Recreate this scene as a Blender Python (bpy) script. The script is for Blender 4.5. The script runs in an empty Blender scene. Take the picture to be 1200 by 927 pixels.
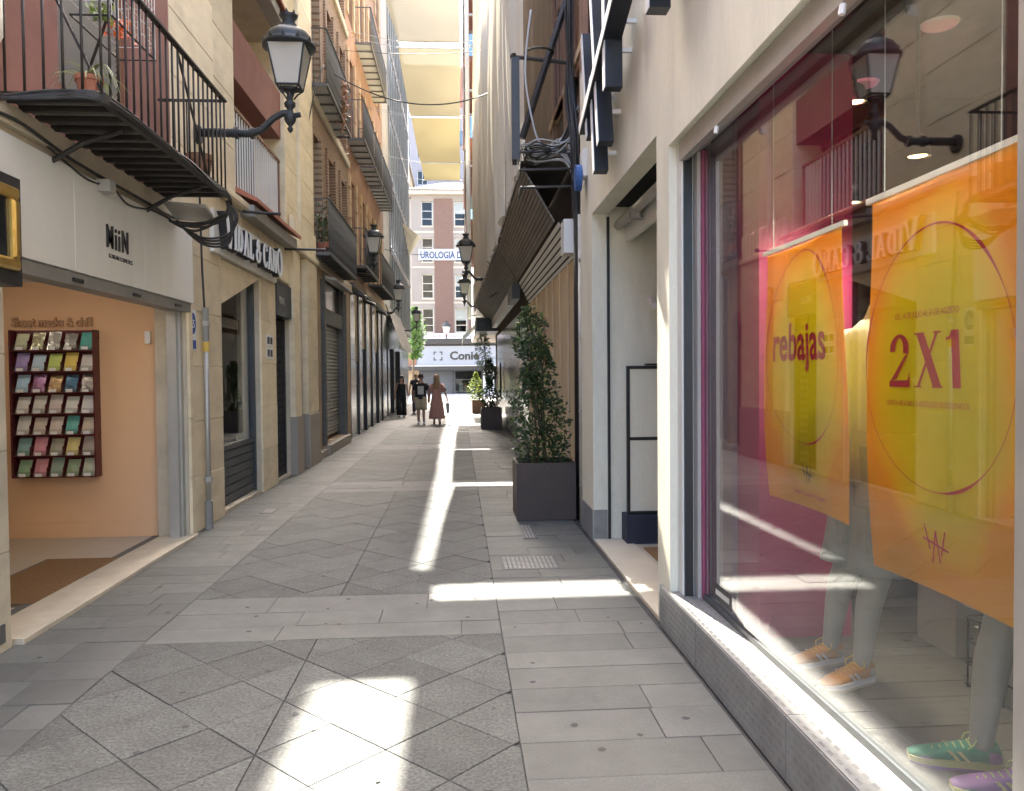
import bpy, bmesh, math, random
from mathutils import Vector, Matrix, Euler
random.seed(7)
R = math.radians
SC = bpy.context.scene
COL = SC.collection

# ------------------------------------------------------------------ camera
cam_d = bpy.data.cameras.new('camera'); cam = bpy.data.objects.new('camera', cam_d); COL.objects.link(cam)
cam_d.sensor_fit = 'HORIZONTAL'; cam_d.sensor_width = 36.0; cam_d.lens = 36.0 * 911 / 1200
cam_d.clip_start = 0.05; cam_d.clip_end = 3000
_yaw, _pit, _rol = R(3.9), R(1.48), R(0.5)
_f = Vector((math.sin(_yaw)*math.cos(_pit), math.cos(_yaw)*math.cos(_pit), -math.sin(_pit)))
_r = Vector((math.cos(_yaw), -math.sin(_yaw), 0)); _u = _r.cross(_f)
_r2 = _r*math.cos(_rol) - _u*math.sin(_rol); _u2 = _u*math.cos(_rol) + _r*math.sin(_rol)
cam.matrix_world = Matrix(((_r2.x, _u2.x, -_f.x, 0), (_r2.y, _u2.y, -_f.y, 0), (_r2.z, _u2.z, -_f.z, 1.6), (0, 0, 0, 1)))
SC.camera = cam

# ------------------------------------------------------------------ sky, sun, exposure
SUN_EL, SUN_AZ = R(49), R(8.7)            # azimuth measured to the left of the street axis (+Y)
world = bpy.data.worlds.new('World'); SC.world = world; world.use_nodes = True
nt = world.node_tree
sky = nt.nodes.new('ShaderNodeTexSky'); sky.sky_type = 'NISHITA'; sky.sun_disc = False
sky.sun_elevation = SUN_EL; sky.sun_rotation = -SUN_AZ; sky.dust_density = 5.0; sky.air_density = 0.8; sky.ozone_density = 0.9
bg = nt.nodes['Background']; bg.inputs['Strength'].default_value = 0.15
nt.links.new(sky.outputs[0], bg.inputs[0])
sd = bpy.data.lights.new('sun', 'SUN'); sd.energy = 2.8; sd.angle = R(0.55); sd.color = (1.0, 0.95, 0.84)
sun = bpy.data.objects.new('sun', sd); COL.objects.link(sun)
_s = Vector((-math.sin(SUN_AZ)*math.cos(SUN_EL), math.cos(SUN_AZ)*math.cos(SUN_EL), math.sin(SUN_EL)))
sun.rotation_euler = _s.to_track_quat('Z', 'Y').to_euler(); sun.location = (0, 30, 40)
VS = SC.view_settings
VS.view_transform = 'Standard'; VS.look = 'None'; VS.exposure = 3.7; VS.gamma = 1; VS.use_curve_mapping = False
SC.cycles.max_bounces = 8; SC.cycles.diffuse_bounces = 4; SC.cycles.transparent_max_bounces = 16; SC.cycles.glossy_bounces = 4
SC.cycles.sample_clamp_indirect = 8.0

# ------------------------------------------------------------------ helpers
def TL(c): return lambda u, v, w: (c + w, u, v)      # left facades, outward +X
def TR(c): return lambda u, v, w: (c - w, u, v)      # right facades, outward -X
def TF(c): return lambda u, v, w: (u, c - w, v)      # facades facing the camera, outward -Y
def TI(u, v, w): return (u, v, w)

class MB:
    def __init__(s, T=TI): s.vs = []; s.fs = []; s.T = T
    def add(s, pts, faces):
        b = len(s.vs); s.vs += [s.T(*p) for p in pts]; s.fs += [tuple(b + i for i in f) for f in faces]; return s
    def box(s, u0, u1, v0, v1, w0, w1):
        return s.add([(u0,v0,w0),(u1,v0,w0),(u1,v1,w0),(u0,v1,w0),(u0,v0,w1),(u1,v0,w1),(u1,v1,w1),(u0,v1,w1)],
              [(3,2,1,0),(4,5,6,7),(0,1,5,4),(1,2,6,5),(2,3,7,6),(3,0,4,7)])
    def bbox(s, u0, u1, v0, v1, w0, w1, b=.004):    # box with a chamfered outer (w1) face
        return s.add([(u0,v0,w0),(u1,v0,w0),(u1,v1,w0),(u0,v1,w0),(u0,v0,w1-b),(u1,v0,w1-b),(u1,v1,w1-b),(u0,v1,w1-b),
              (u0+b,v0+b,w1),(u1-b,v0+b,w1),(u1-b,v1-b,w1),(u0+b,v1-b,w1)],
              [(3,2,1,0),(8,9,10,11),(0,1,5,4),(1,2,6,5),(2,3,7,6),(3,0,4,7),(4,5,9,8),(5,6,10,9),(6,7,11,10),(7,4,8,11)])
    def quad(s, *p): return s.add(p, [tuple(range(len(p)))])
    def prism(s, pts, w0, w1):
        n = len(pts)
        return s.add([(a,b,w0) for a,b in pts] + [(a,b,w1) for a,b in pts],
            [tuple(reversed(range(n))), tuple(range(n,2*n))] + [(i,(i+1)%n,n+(i+1)%n,n+i) for i in range(n)])
    def slab(s, pts, g=.0014, c=.0025, z=0, th=.03):  # paving slab: chamfered top polygon in XY
        cx = sum(p[0] for p in pts)/len(pts); cy = sum(p[1] for p in pts)/len(pts)
        def ins(k):
            n = len(pts); out = []
            for i in range(n):
                p0, p1, p2 = pts[i-1], pts[i], pts[(i+1)%n]
                a = Vector((p1[0]-p0[0], p1[1]-p0[1])).normalized(); b = Vector((p2[0]-p1[0], p2[1]-p1[1])).normalized()
                na, nb = Vector((-a.y, a.x)), Vector((-b.y, b.x)); m = na + nb; d = m.dot(na)
                m = m/d if abs(d) > .2 else na
                out.append((p1[0]+m.x*k, p1[1]+m.y*k))
            return out
        o = ins(g); i_ = ins(g+c); n = len(pts)
        return s.add([(x,y,z-th) for x,y in o] + [(x,y,z-c) for x,y in o] + [(x,y,z) for x,y in i_],
            [tuple(range(2*n,3*n))] + [(i,(i+1)%n,n+(i+1)%n,n+i) for i in range(n)] + [(n+i,n+(i+1)%n,2*n+(i+1)%n,2*n+i) for i in range(n)])
    def tube(s, pts, r, n=7, caps=True):
        P = [Vector(p) for p in pts]; m = len(P); rr = r if isinstance(r, (list, tuple)) else [r]*m
        ring = []; prev = None
        for i in range(m):
            t = (P[min(i+1,m-1)] - P[max(i-1,0)]).normalized()
            if prev is None: a = Vector((0,0,1)) if abs(t.z) < .9 else Vector((1,0,0)); e = t.cross(a).normalized()
            else:
                e = prev - t*prev.dot(t); e = e.normalized() if e.length > 1e-6 else t.orthogonal().normalized()
            prev = e; f = t.cross(e)
            ring.append([tuple(P[i] + (e*math.cos(2*math.pi*k/n) + f*math.sin(2*math.pi*k/n))*rr[i]) for k in range(n)])
        return s.loft(ring, caps)
    def loft(s, rings, caps=True):
        n = len(rings[0]); pts = [p for r in rings for p in r]; fs = []
        for i in range(len(rings)-1):
            for k in range(n): fs.append((i*n+k, i*n+(k+1)%n, (i+1)*n+(k+1)%n, (i+1)*n+k))
        if caps: fs += [tuple(reversed(range(n))), tuple(range((len(rings)-1)*n, len(rings)*n))]
        return s.add(pts, fs)
    def lathe(s, prof, c=(0,0,0), n=16, caps=True):
        return s.loft([[(c[0]+r*math.cos(2*math.pi*k/n), c[1]+r*math.sin(2*math.pi*k/n), c[2]+z) for k in range(n)] for r, z in prof], caps)
    def grid(s, fn, nu, nv):
        pts = [fn(i/nu, j/nv) for j in range(nv+1) for i in range(nu+1)]
        return s.add(pts, [(j*(nu+1)+i, j*(nu+1)+i+1, (j+1)*(nu+1)+i+1, (j+1)*(nu+1)+i) for j in range(nv) for i in range(nu)])
    def mesh(s, name, mat=None, smooth=False, fix=True):
        me = bpy.data.meshes.new(name); me.from_pydata(s.vs, [], s.fs); me.update()
        if fix and len(s.fs) < 40000:
            bm = bmesh.new(); bm.from_mesh(me); bmesh.ops.recalc_face_normals(bm, faces=bm.faces); bm.to_mesh(me); bm.free()
        if smooth: me.polygons.foreach_set('use_smooth', [True]*len(me.polygons))
        if mat: me.materials.append(mat)
        return me
    def build(s, name, mat, parent=None, smooth=False, fix=True, **tags):
        return put(name, s.mesh(name, mat, smooth, fix), parent, **tags)

def setp(o, parent):
    if parent is not None:
        o.parent = parent; o.matrix_parent_inverse = Matrix.Translation(-ORG.get(parent.name, Vector((0,0,0))))
    return o
ORG = {}          # world position of every thing's empty: meshes are written in world coordinates
def tag(o, label=None, cat=None, group=None, kind=None):
    if label: o['label'] = label
    if cat: o['category'] = cat
    if group: o['group'] = group
    if kind: o['kind'] = kind
    return o
def put(name, me, parent=None, loc=None, label=None, cat=None, group=None, kind=None, rot=None, scl=None):
    o = bpy.data.objects.new(name, me); COL.objects.link(o); setp(o, parent)
    if loc is not None: o.location = loc
    if rot is not None: o.rotation_euler = rot
    if scl is not None: o.scale = scl
    return tag(o, label, cat, group, kind)
def thing(name, label, cat, loc=(0,0,0), group=None):
    o = bpy.data.objects.new(name, None); COL.objects.link(o); o.location = loc; ORG[o.name] = Vector(loc)
    o.empty_display_size = .1
    return tag(o, label, cat, group)
def copy_tree(o, parent=None):
    c = o.copy(); COL.objects.link(c); c.parent = parent
    if parent is None: ORG[c.name] = ORG.get(o.name, Vector((0,0,0)))
    else: c.matrix_parent_inverse = o.matrix_parent_inverse.copy()
    for ch in list(o.children): copy_tree(ch, c)
    return c

# ------------------------------------------------------------------ materials
def M(name, col, col2=None, scale=4, rough=.75, metal=0, bump=0, bscale=60, isl=0, stretch=(1,1,1), grime=0, gscale=.7, fine=0, spec=.5, coat=0):
    m = bpy.data.materials.new(name); m.use_nodes = True; n = m.node_tree.nodes; L = m.node_tree.links
    b = n['Principled BSDF']; b.inputs['Roughness'].default_value = rough; b.inputs['Metallic'].default_value = metal
    b.inputs['Specular IOR Level'].default_value = spec; b.inputs['Coat Weight'].default_value = coat
    tc = n.new('ShaderNodeTexCoord'); mp = n.new('ShaderNodeMapping'); mp.inputs['Scale'].default_value = stretch
    L.new(tc.outputs['Object'], mp.inputs['Vector'])
    def noise(sc, det=5, ro=.6):
        t = n.new('ShaderNodeTexNoise'); t.inputs['Scale'].default_value = sc; t.inputs['Detail'].default_value = det
        t.inputs['Roughness'].default_value = ro; L.new(mp.outputs[0], t.inputs['Vector']); return t
    def mixc(fac, a, bcol, typ='MIX'):
        x = n.new('ShaderNodeMix'); x.data_type = 'RGBA'; x.blend_type = typ
        if isinstance(fac, float): x.inputs[0].default_value = fac
        else: L.new(fac, x.inputs[0])
        for sock, v in ((x.inputs[6], a), (x.inputs[7], bcol)):
            if isinstance(v, tuple): sock.default_value = v + (1,)
            else: L.new(v, sock)
        return x.outputs[2]
    def ramp(sock, a, c):
        r = n.new('ShaderNodeMapRange'); r.inputs[1].default_value = a; r.inputs[2].default_value = c; L.new(sock, r.inputs[0]); return r.outputs[0]
    c2 = col2 if col2 else tuple(x*.82 for x in col)
    out = mixc(ramp(noise(scale).outputs[0], .3, .7), tuple(col), tuple(c2))
    if fine:
        v = ramp(noise(bscale*2.2, 2, .5).outputs[0], .35, .65); g = n.new('ShaderNodeMapRange'); L.new(v, g.inputs[0])
        g.inputs[3].default_value = 1-fine; g.inputs[4].default_value = 1+fine*.8
        cmb = n.new('ShaderNodeCombineColor'); [L.new(g.outputs[0], cmb.inputs[i]) for i in range(3)]
        out = mixc(1.0, out, cmb.outputs[0], 'MULTIPLY')
    if isl:
        ge = n.new('ShaderNodeNewGeometry'); oi = n.new('ShaderNodeObjectInfo'); ad = n.new('ShaderNodeMath'); ad.operation = 'ADD'
        L.new(ge.outputs['Random Per Island'], ad.inputs[0]); L.new(oi.outputs['Random'], ad.inputs[1])
        fr = n.new('ShaderNodeMath'); fr.operation = 'FRACT'; L.new(ad.outputs[0], fr.inputs[0])
        g = n.new('ShaderNodeMapRange'); L.new(fr.outputs[0], g.inputs[0]); g.inputs[3].default_value = 1-isl; g.inputs[4].default_value = 1+isl
        cmb = n.new('ShaderNodeCombineColor'); [L.new(g.outputs[0], cmb.inputs[i]) for i in range(3)]
        out = mixc(1.0, out, cmb.outputs[0], 'MULTIPLY')
    if grime:
        gm = ramp(noise(gscale, 8, .7).outputs[0], .48, .75); k = n.new('ShaderNodeMath'); k.operation = 'MULTIPLY'; L.new(gm, k.inputs[0]); k.inputs[1].default_value = grime
        out = mixc(k.outputs[0], out, tuple(x*.35 for x in col))
    L.new(out, b.inputs['Base Color'])
    rr = n.new('ShaderNodeMapRange'); L.new(noise(scale*3).outputs[0], rr.inputs[0]); rr.inputs[3].default_value = max(0, rough-.1); rr.inputs[4].default_value = min(1, rough+.1); L.new(rr.outputs[0], b.inputs['Roughness'])
    if bump:
        bp = n.new('ShaderNodeBump'); bp.inputs['Strength'].default_value = bump; bp.inputs['Distance'].default_value = .01
        L.new(noise(bscale, 4, .65).outputs[0], bp.inputs['Height']); L.new(bp.outputs[0], b.inputs['Normal'])
    return m
def emis(name, col, st):
    m = bpy.data.materials.new(name); m.use_nodes = True; b = m.node_tree.nodes['Principled BSDF']
    b.inputs['Base Color'].default_value = col + (1,); b.inputs['Emission Color'].default_value = col + (1,); b.inputs['Emission Strength'].default_value = st; return m
def glass(name, base=.06, tint=(.9,.93,.92), power=3.0, rough=.0, gain=.9):
    m = bpy.data.materials.new(name); m.use_nodes = True; n = m.node_tree.nodes; L = m.node_tree.links; n.remove(n['Principled BSDF'])
    tr = n.new('ShaderNodeBsdfTransparent'); tr.inputs[0].default_value = tint + (1,)
    gl = n.new('ShaderNodeBsdfGlossy'); gl.inputs['Roughness'].default_value = rough; gl.inputs[0].default_value = (1,1,1,1)
    lw = n.new('ShaderNodeLayerWeight'); lw.inputs[0].default_value = .5
    pw = n.new('ShaderNodeMath'); pw.operation = 'POWER'; L.new(lw.outputs['Facing'], pw.inputs[0]); pw.inputs[1].default_value = power
    ma = n.new('ShaderNodeMath'); ma.operation = 'MULTIPLY_ADD'; L.new(pw.outputs[0], ma.inputs[0]); ma.inputs[1].default_value = gain; ma.inputs[2].default_value = base; ma.use_clamp = True
    mx = n.new('ShaderNodeMixShader'); L.new(ma.outputs[0], mx.inputs[0]); L.new(tr.outputs[0], mx.inputs[1]); L.new(gl.outputs[0], mx.inputs[2])
    L.new(mx.outputs[0], n['Material Output'].inputs[0]); return m
def cloth(name, col, col2, transl=.45, hole=.0, scale=3, rough=.9):
    m = bpy.data.materials.new(name); m.use_nodes = True; n = m.node_tree.nodes; L = m.node_tree.links; n.remove(n['Principled BSDF'])
    tc = n.new('ShaderNodeTexCoord'); nz = n.new('ShaderNodeTexNoise'); nz.inputs['Scale'].default_value = scale; nz.inputs['Detail'].default_value = 6
    L.new(tc.outputs['Object'], nz.inputs[0]); mx = n.new('ShaderNodeMix'); mx.data_type = 'RGBA'; L.new(nz.outputs[0], mx.inputs[0])
    mx.inputs[6].default_value = col + (1,); mx.inputs[7].default_value = col2 + (1,)
    d = n.new('ShaderNodeBsdfDiffuse'); t = n.new('ShaderNodeBsdfTranslucent'); L.new(mx.outputs[2], d.inputs[0]); L.new(mx.outputs[2], t.inputs[0])
    a = n.new('ShaderNodeMixShader'); a.inputs[0].default_value = transl; L.new(d.outputs[0], a.inputs[1]); L.new(t.outputs[0], a.inputs[2])
    out = a
    if hole:
        tr = n.new('ShaderNodeBsdfTransparent'); h = n.new('ShaderNodeMixShader'); h.inputs[0].default_value = hole; L.new(a.outputs[0], h.inputs[1]); L.new(tr.outputs[0], h.inputs[2]); out = h
    L.new(out.outputs[0], n['Material Output'].inputs[0]); return m
def leafmat(name, col, col2):
    m = M(name, col, col2, 9, .45, isl=.4); n = m.node_tree.nodes; L = m.node_tree.links
    b = n['Principled BSDF']; src = b.inputs['Base Color'].links[0].from_socket
    t = n.new('ShaderNodeBsdfTranslucent'); L.new(src, t.inputs[0]); a = n.new('ShaderNodeMixShader'); a.inputs[0].default_value = .35
    L.new(b.outputs[0], a.inputs[1]); L.new(t.outputs[0], a.inputs[2]); L.new(a.outputs[0], n['Material Output'].inputs[0]); return m
def brickmat(name, c1, c2, mortar, T='x', bw=.25, bh=.065):
    m = M(name, c1, c2, 3, .85); n = m.node_tree.nodes; L = m.node_tree.links; b = n['Principled BSDF']
    tc = [x for x in n if x.type == 'TEX_COORD'][0]; sp = n.new('ShaderNodeSeparateXYZ'); L.new(tc.outputs['Object'], sp.inputs[0])
    cb = n.new('ShaderNodeCombineXYZ'); L.new(sp.outputs['Y' if T == 'x' else 'X'], cb.inputs[0]); L.new(sp.outputs['Z'], cb.inputs[1])
    br = n.new('ShaderNodeTexBrick'); L.new(cb.outputs[0], br.inputs['Vector']); br.inputs['Scale'].default_value = 1
    br.inputs['Brick Width'].default_value = bw; br.inputs['Row Height'].default_value = bh; br.inputs['Mortar Size'].default_value = .008
    br.inputs['Color1'].default_value = c1 + (1,); br.inputs['Color2'].default_value = c2 + (1,); br.inputs['Mortar'].default_value = mortar + (1,)
    L.new(br.outputs[0], b.inputs['Base Color'])
    bp = n.new('ShaderNodeBump'); bp.inputs['Strength'].default_value = .6; bp.inputs['Distance'].default_value = .006; bp.invert = True
    L.new(br.outputs['Fac'], bp.inputs['Height']); L.new(bp.outputs[0], b.inputs['Normal']); return m

MT = dict(
 slab_rough = M('granite_rough', (.100,.102,.091), (.068,.069,.062), 5, .62, bump=.5, bscale=30, isl=.20, grime=.30, gscale=1.3, fine=.42),
 slab_smooth = M('granite_smooth', (.128,.128,.114), (.097,.097,.086), 3.5, .55, bump=.15, bscale=60, isl=.18, grime=.38, gscale=1.9, fine=.16),
 grout = M('grout', (.07,.068,.063), (.05,.048,.045), 8, .95),
 ground = M('plaza_stone', (.30,.29,.265), (.255,.245,.225), 1.2, .8, grime=.2),
 travertine = M('travertine', (.80,.68,.46), (.71,.59,.39), 2.2, .55, bump=.08, bscale=30, isl=.10, grime=.28, gscale=1.1, stretch=(1,1,2.2)),
 travertine_dk = M('travertine_base', (.60,.52,.385), (.49,.42,.31), 3, .6, bump=.1, isl=.08, grime=.45, gscale=2),
 white_panel = M('white_panel', (.79,.77,.70), (.75,.73,.66), 1.2, .5, grime=.13, gscale=1.6, stretch=(1.8,1.8,.35)),
 white_plaster = M('white_plaster', (.80,.765,.62), (.75,.715,.575), 1.3, .7, bump=.14, bscale=22, grime=.30, gscale=1.4, stretch=(1.6,1.6,.4), fine=.03),
 cream_plaster = M('cream_plaster', (.66,.59,.46), (.58,.51,.39), 1.5, .8, bump=.1, bscale=25, grime=.2),
 redwall = M('russet_plaster', (.30,.135,.10), (.25,.11,.085), 2, .85, bump=.1, grime=.35, gscale=1.4),
 terracotta = M('terracotta', (.42,.16,.09), (.36,.13,.075), 6, .8),
 orange = M('orange_stucco', (.36,.21,.135), (.27,.15,.095), 1.1, .85, grime=.4, gscale=.5),
 ochre = M('ochre_stone', (.50,.36,.22), (.42,.30,.18), 1.6, .85, bump=.12, grime=.3, isl=.06),
 brick_l = brickmat('brown_brick', (.25,.15,.095), (.17,.10,.065), (.34,.27,.19)),
 brick_f = brickmat('red_brick', (.125,.066,.047), (.098,.052,.038), (.15,.11,.088), 'y'),
 iron = M('black_iron', (.026,.023,.020), (.042,.035,.029), 9, .5, metal=.3, bump=.1),
 iron_g = M('grey_iron', (.13,.13,.125), (.09,.09,.088), 9, .6, metal=.2),
 lampiron = M('lamp_iron', (.028,.032,.034), (.045,.047,.046), 14, .5, metal=.4, bump=.25, bscale=50),
 cable = M('cable', (.024,.022,.020), (.045,.043,.04), 12, .6),
 steel = M('checker_steel', (.30,.295,.28), (.23,.225,.215), 5, .42, metal=.3, bump=.06, grime=.30, gscale=2.5),
 alu = M('aluminium', (.52,.50,.45), (.44,.42,.38), 4, .45, metal=.6),
 shutter = M('shutter_grey', (.34,.33,.30), (.28,.27,.245), 4, .5, metal=.4, grime=.3),
 darkgrey = M('charcoal_panel', (.055,.06,.065), (.04,.045,.05), 3, .45),
 black = M('black_paint', (.016,.016,.017), (.024,.024,.024), 5, .4),
 gold = M('gold_leaf', (.72,.50,.16), (.60,.38,.10), 14, .32, metal=.9, bump=.2, bscale=40),
 peach = M('peach_paint', (.76,.48,.28), (.73,.455,.265), 1, .75),
 shopfloor = M('beige_floor', (.50,.44,.35), (.44,.38,.30), 1.6, .4, grime=.1),
 mat = M('coir_mat', (.25,.14,.055), (.19,.10,.04), 30, .95, bump=.6, bscale=220),
 burgundy = M('burgundy_acrylic', (.13,.02,.025), (.10,.015,.02), 4, .3),
 wood_br = M('brown_wood', (.26,.13,.07), (.20,.095,.05), 3, .55, stretch=(6,6,1)),
 louver = M('grey_louver', (.50,.51,.50), (.43,.44,.44), 4, .6),
 cream_pipe = M('cream_pipe', (.62,.57,.46), (.50,.45,.36), 8, .6, grime=.4, gscale=3),
 marble = M('dark_marble', (.05,.058,.056), (.085,.092,.09), 2.2, .24, grime=.2, bump=.02),
 marble_lt = M('grey_marble', (.24,.23,.215), (.32,.31,.29), 1.8, .17, grime=.25, bump=.02),
 concrete = M('concrete', (.46,.44,.40), (.39,.37,.34), 1.2, .85, grime=.2),
 pinkstone = M('pink_stone', (.21,.187,.162), (.188,.167,.145), .6, .8, grime=.12),
 beigestone = M('beige_stone', (.38,.33,.27), (.33,.29,.235), .6, .8, grime=.15),
 lilac = M('pale_render', (.26,.24,.24), (.24,.22,.22), .3, .85),
 rooftile = M('roof_tile', (.26,.23,.20), (.18,.155,.13), 3, .8, isl=.2),
 boards = M('painted_board', (.62,.48,.30), (.56,.42,.26), 2, .75, stretch=(1,1,.3), grime=.15),
 slats = M('grey_slat', (.27,.245,.215), (.20,.18,.16), 5, .7, stretch=(1,.3,1), grime=.25, isl=.10),
 stripe = M('alu_slat', (.85,.84,.80), (.80,.79,.75), 3, .5),
 corten = M('brown_planter', (.060,.042,.034), (.078,.054,.042), 4, .6, grime=.2, gscale=2),
 terra_pl = M('terracotta_planter', (.32,.18,.11), (.27,.15,.09), 4, .7),
 soil = M('soil', (.05,.035,.025), (.03,.02,.015), 20, .95, bump=.5),
 bark = M('bark', (.12,.09,.06), (.08,.06,.04), 20, .9, bump=.4),
 leaf = leafmat('leaf_dark', (.030,.058,.022), (.06,.10,.032)),
 leaf_y = leafmat('leaf_yellow', (.22,.26,.05), (.12,.19,.04)),
 leaf_g = leafmat('leaf_green', (.06,.13,.03), (.09,.17,.04)),
 spider = leafmat('spider_leaf', (.26,.30,.13), (.34,.34,.18)),
 skin = M('skin', (.42,.24,.17), (.38,.21,.145), 12, .55),
 mannskin = M('mannequin_grey', (.36,.35,.30), (.33,.32,.28), 3, .5),
 blackcl = M('black_cloth', (.014,.014,.016), (.022,.022,.024), 20, .9, bump=.3),
 navy = M('navy_cloth', (.02,.024,.034), (.03,.034,.045), 20, .9),
 denim = M('denim', (.05,.065,.09), (.07,.085,.11), 30, .9),
 khaki = M('khaki', (.46,.38,.26), (.42,.34,.23), 20, .9),
 pinkcl = M('pink_cloth', (.46,.24,.20), (.38,.19,.155), 12, .9, bump=.4, bscale=30, stretch=(3,3,.4)),
 hair_d = M('dark_hair', (.03,.018,.012), (.05,.03,.02), 30, .5, stretch=(4,4,1)),
 hair_l = M('blond_hair', (.34,.22,.11), (.22,.13,.06), 20, .5, stretch=(4,4,1)),
 greycl = M('grey_cotton', (.37,.37,.35), (.31,.31,.295), 14, .9, bump=.35, bscale=18),
 tshirt = M('cream_tshirt', (.62,.58,.46), (.55,.51,.40), 6, .9, bump=.4, bscale=14),
 white = M('white', (.80,.79,.77), (.76,.75,.73), 4, .5),
 ink = M('ink', (.03,.03,.032), (.04,.04,.042), 6, .6),
 magenta = M('magenta_panel', (.40,.028,.125), (.36,.025,.11), 1.5, .5),
 crimson = M('crimson_ink', (.55,.022,.06), (.48,.016,.05), 5, .6),
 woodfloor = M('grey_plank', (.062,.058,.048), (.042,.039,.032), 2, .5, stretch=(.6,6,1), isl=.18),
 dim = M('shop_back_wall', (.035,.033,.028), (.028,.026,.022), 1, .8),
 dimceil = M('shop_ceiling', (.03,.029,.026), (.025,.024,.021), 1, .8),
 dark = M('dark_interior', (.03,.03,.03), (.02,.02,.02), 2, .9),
 glass_w = glass('window_glass', .018, (.55,.58,.57), 3.0, gain=.45),
 glass_s = glass('shop_glass', .09, (.95,.96,.95), 2.5, gain=.45),
 glass_blue = glass('blue_glass', .15, (.45,.70,.85), 2.0),
 lampglass = cloth('frosted_glass', (.84,.82,.75), (.74,.72,.66), .5),
 sail = cloth('sail_cloth', (.66,.62,.51), (.64,.59,.46), .052, .008, .35),
 sail_m = cloth('sail_cloth_cream', (.66,.60,.44), (.64,.56,.37), .052, .008, .35),
 sail_y = cloth('sail_cloth_yellow', (.66,.57,.34), (.64,.54,.30), .055, .008, .35),
 drape = cloth('drape_cloth', (.80,.77,.68), (.70,.67,.58), .22, .0, 1.5),
 clear = glass('clear_acrylic', .05, (.93,.93,.93), 3),
)
def plain(col, rough=.6, metal=0, name='paint'): return M(name, col, tuple(c*.9 for c in col), 6, rough, metal)

# ------------------------------------------------------------------ facade pieces
def wall(T, u0, u1, v0, v1, ops, dep=.25, w=0):
    """sheet wall with real reveals; ops = list of (u0,u1,v0,v1)"""
    b = MB(T); us = sorted({u0,u1}|{a for o in ops for a in o[:2]}); vs = sorted({v0,v1}|{a for o in ops for a in o[2:4]})
    us = [a for a in us if u0 <= a <= u1]; vs = [a for a in vs if v0 <= a <= v1]
    op = lambda x, y: any(o[0] < x < o[1] and o[2] < y < o[3] for o in ops)
    for i in range(len(us)-1):
        for j in range(len(vs)-1):
            if not op((us[i]+us[i+1])/2, (vs[j]+vs[j+1])/2):
                b.quad((us[i],vs[j],w),(us[i+1],vs[j],w),(us[i+1],vs[j+1],w),(us[i],vs[j+1],w))
    for a0,a1,b0,b1 in [o[:4] for o in ops]:
        d = w-dep
        b.quad((a0,b0,w),(a0,b1,w),(a0,b1,d),(a0,b0,d)).quad((a1,b0,w),(a1,b1,w),(a1,b1,d),(a1,b0,d))
        b.quad((a0,b1,w),(a1,b1,w),(a1,b1,d),(a0,b1,d))
        if b0 > v0+.01: b.quad((a0,b0,w),(a1,b0,w),(a1,b0,d),(a0,b0,d))
    return b
def window(T, u0, u1, v0, v1, w, parent, fm, nu=2, rows=(.72,), fw=.05, gm=None, name='window'):
    """frame mesh with a pane sub-part per light; sits at depth w"""
    b = MB(T); d0, d1 = w-.03, w+.03
    b.box(u0,u0+fw,v0,v1,d0,d1).box(u1-fw,u1,v0,v1,d0,d1).box(u0+fw,u1-fw,v0,v0+fw,d0,d1-.002).box(u0+fw,u1-fw,v1-fw,v1,d0,d1-.002)
    xs = [u0+fw+(u1-u0-2*fw)*i/nu for i in range(nu+1)]; ys = [v0+fw]+[v0+(v1-v0)*r for r in rows]+[v1-fw]
    for x in xs[1:-1]: b.box(x-fw*.4,x+fw*.4,v0+fw,v1-fw,d0,d1-.004)
    for y in ys[1:-1]: b.box(u0+fw,u1-fw,y-fw*.35,y+fw*.35,d0+.004,d1-.008)
    f = b.build(name, fm, parent)
    for i in range(nu):
        for j in range(len(ys)-1):
            MB(T).box(xs[i],xs[i+1],ys[j],ys[j+1],w-.006,w+.001).build('pane', gm or MT['glass_w'], f)
    return f
_deps = None
def text_mesh(s, size, ext, T, ox, oy, w, name, mat, parent=None, sx=1, flip=False, align='LEFT', bold=0, shear=0, space=1, **tags):
    c = bpy.data.curves.new('t', 'FONT'); c.body = s; c.size = size; c.extrude = ext/2; c.align_x = align; c.offset = bold; c.resolution_u = 3; c.shear = shear; c.space_character = space
    o = bpy.data.objects.new('t', c); COL.objects.link(o); bpy.context.view_layer.update()
    me = bpy.data.meshes.new_from_object(o.evaluated_get(bpy.context.evaluated_depsgraph_get())); bpy.data.objects.remove(o); bpy.data.curves.remove(c)
    for v in me.vertices:
        x, y, z = v.co; v.co = T(ox + (-x*sx if flip else x*sx), oy + y, w + z + ext/2)
    me.materials.clear(); me.materials.append(mat); me.name = name
    return put(name, me, parent, **tags)
def arc(cx, cy, rx, ry, a0, a1, n=14): return [(cx+rx*math.cos(R(a0+(a1-a0)*i/n)), cy+ry*math.sin(R(a0+(a1-a0)*i/n))) for i in range(n+1)]
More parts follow.
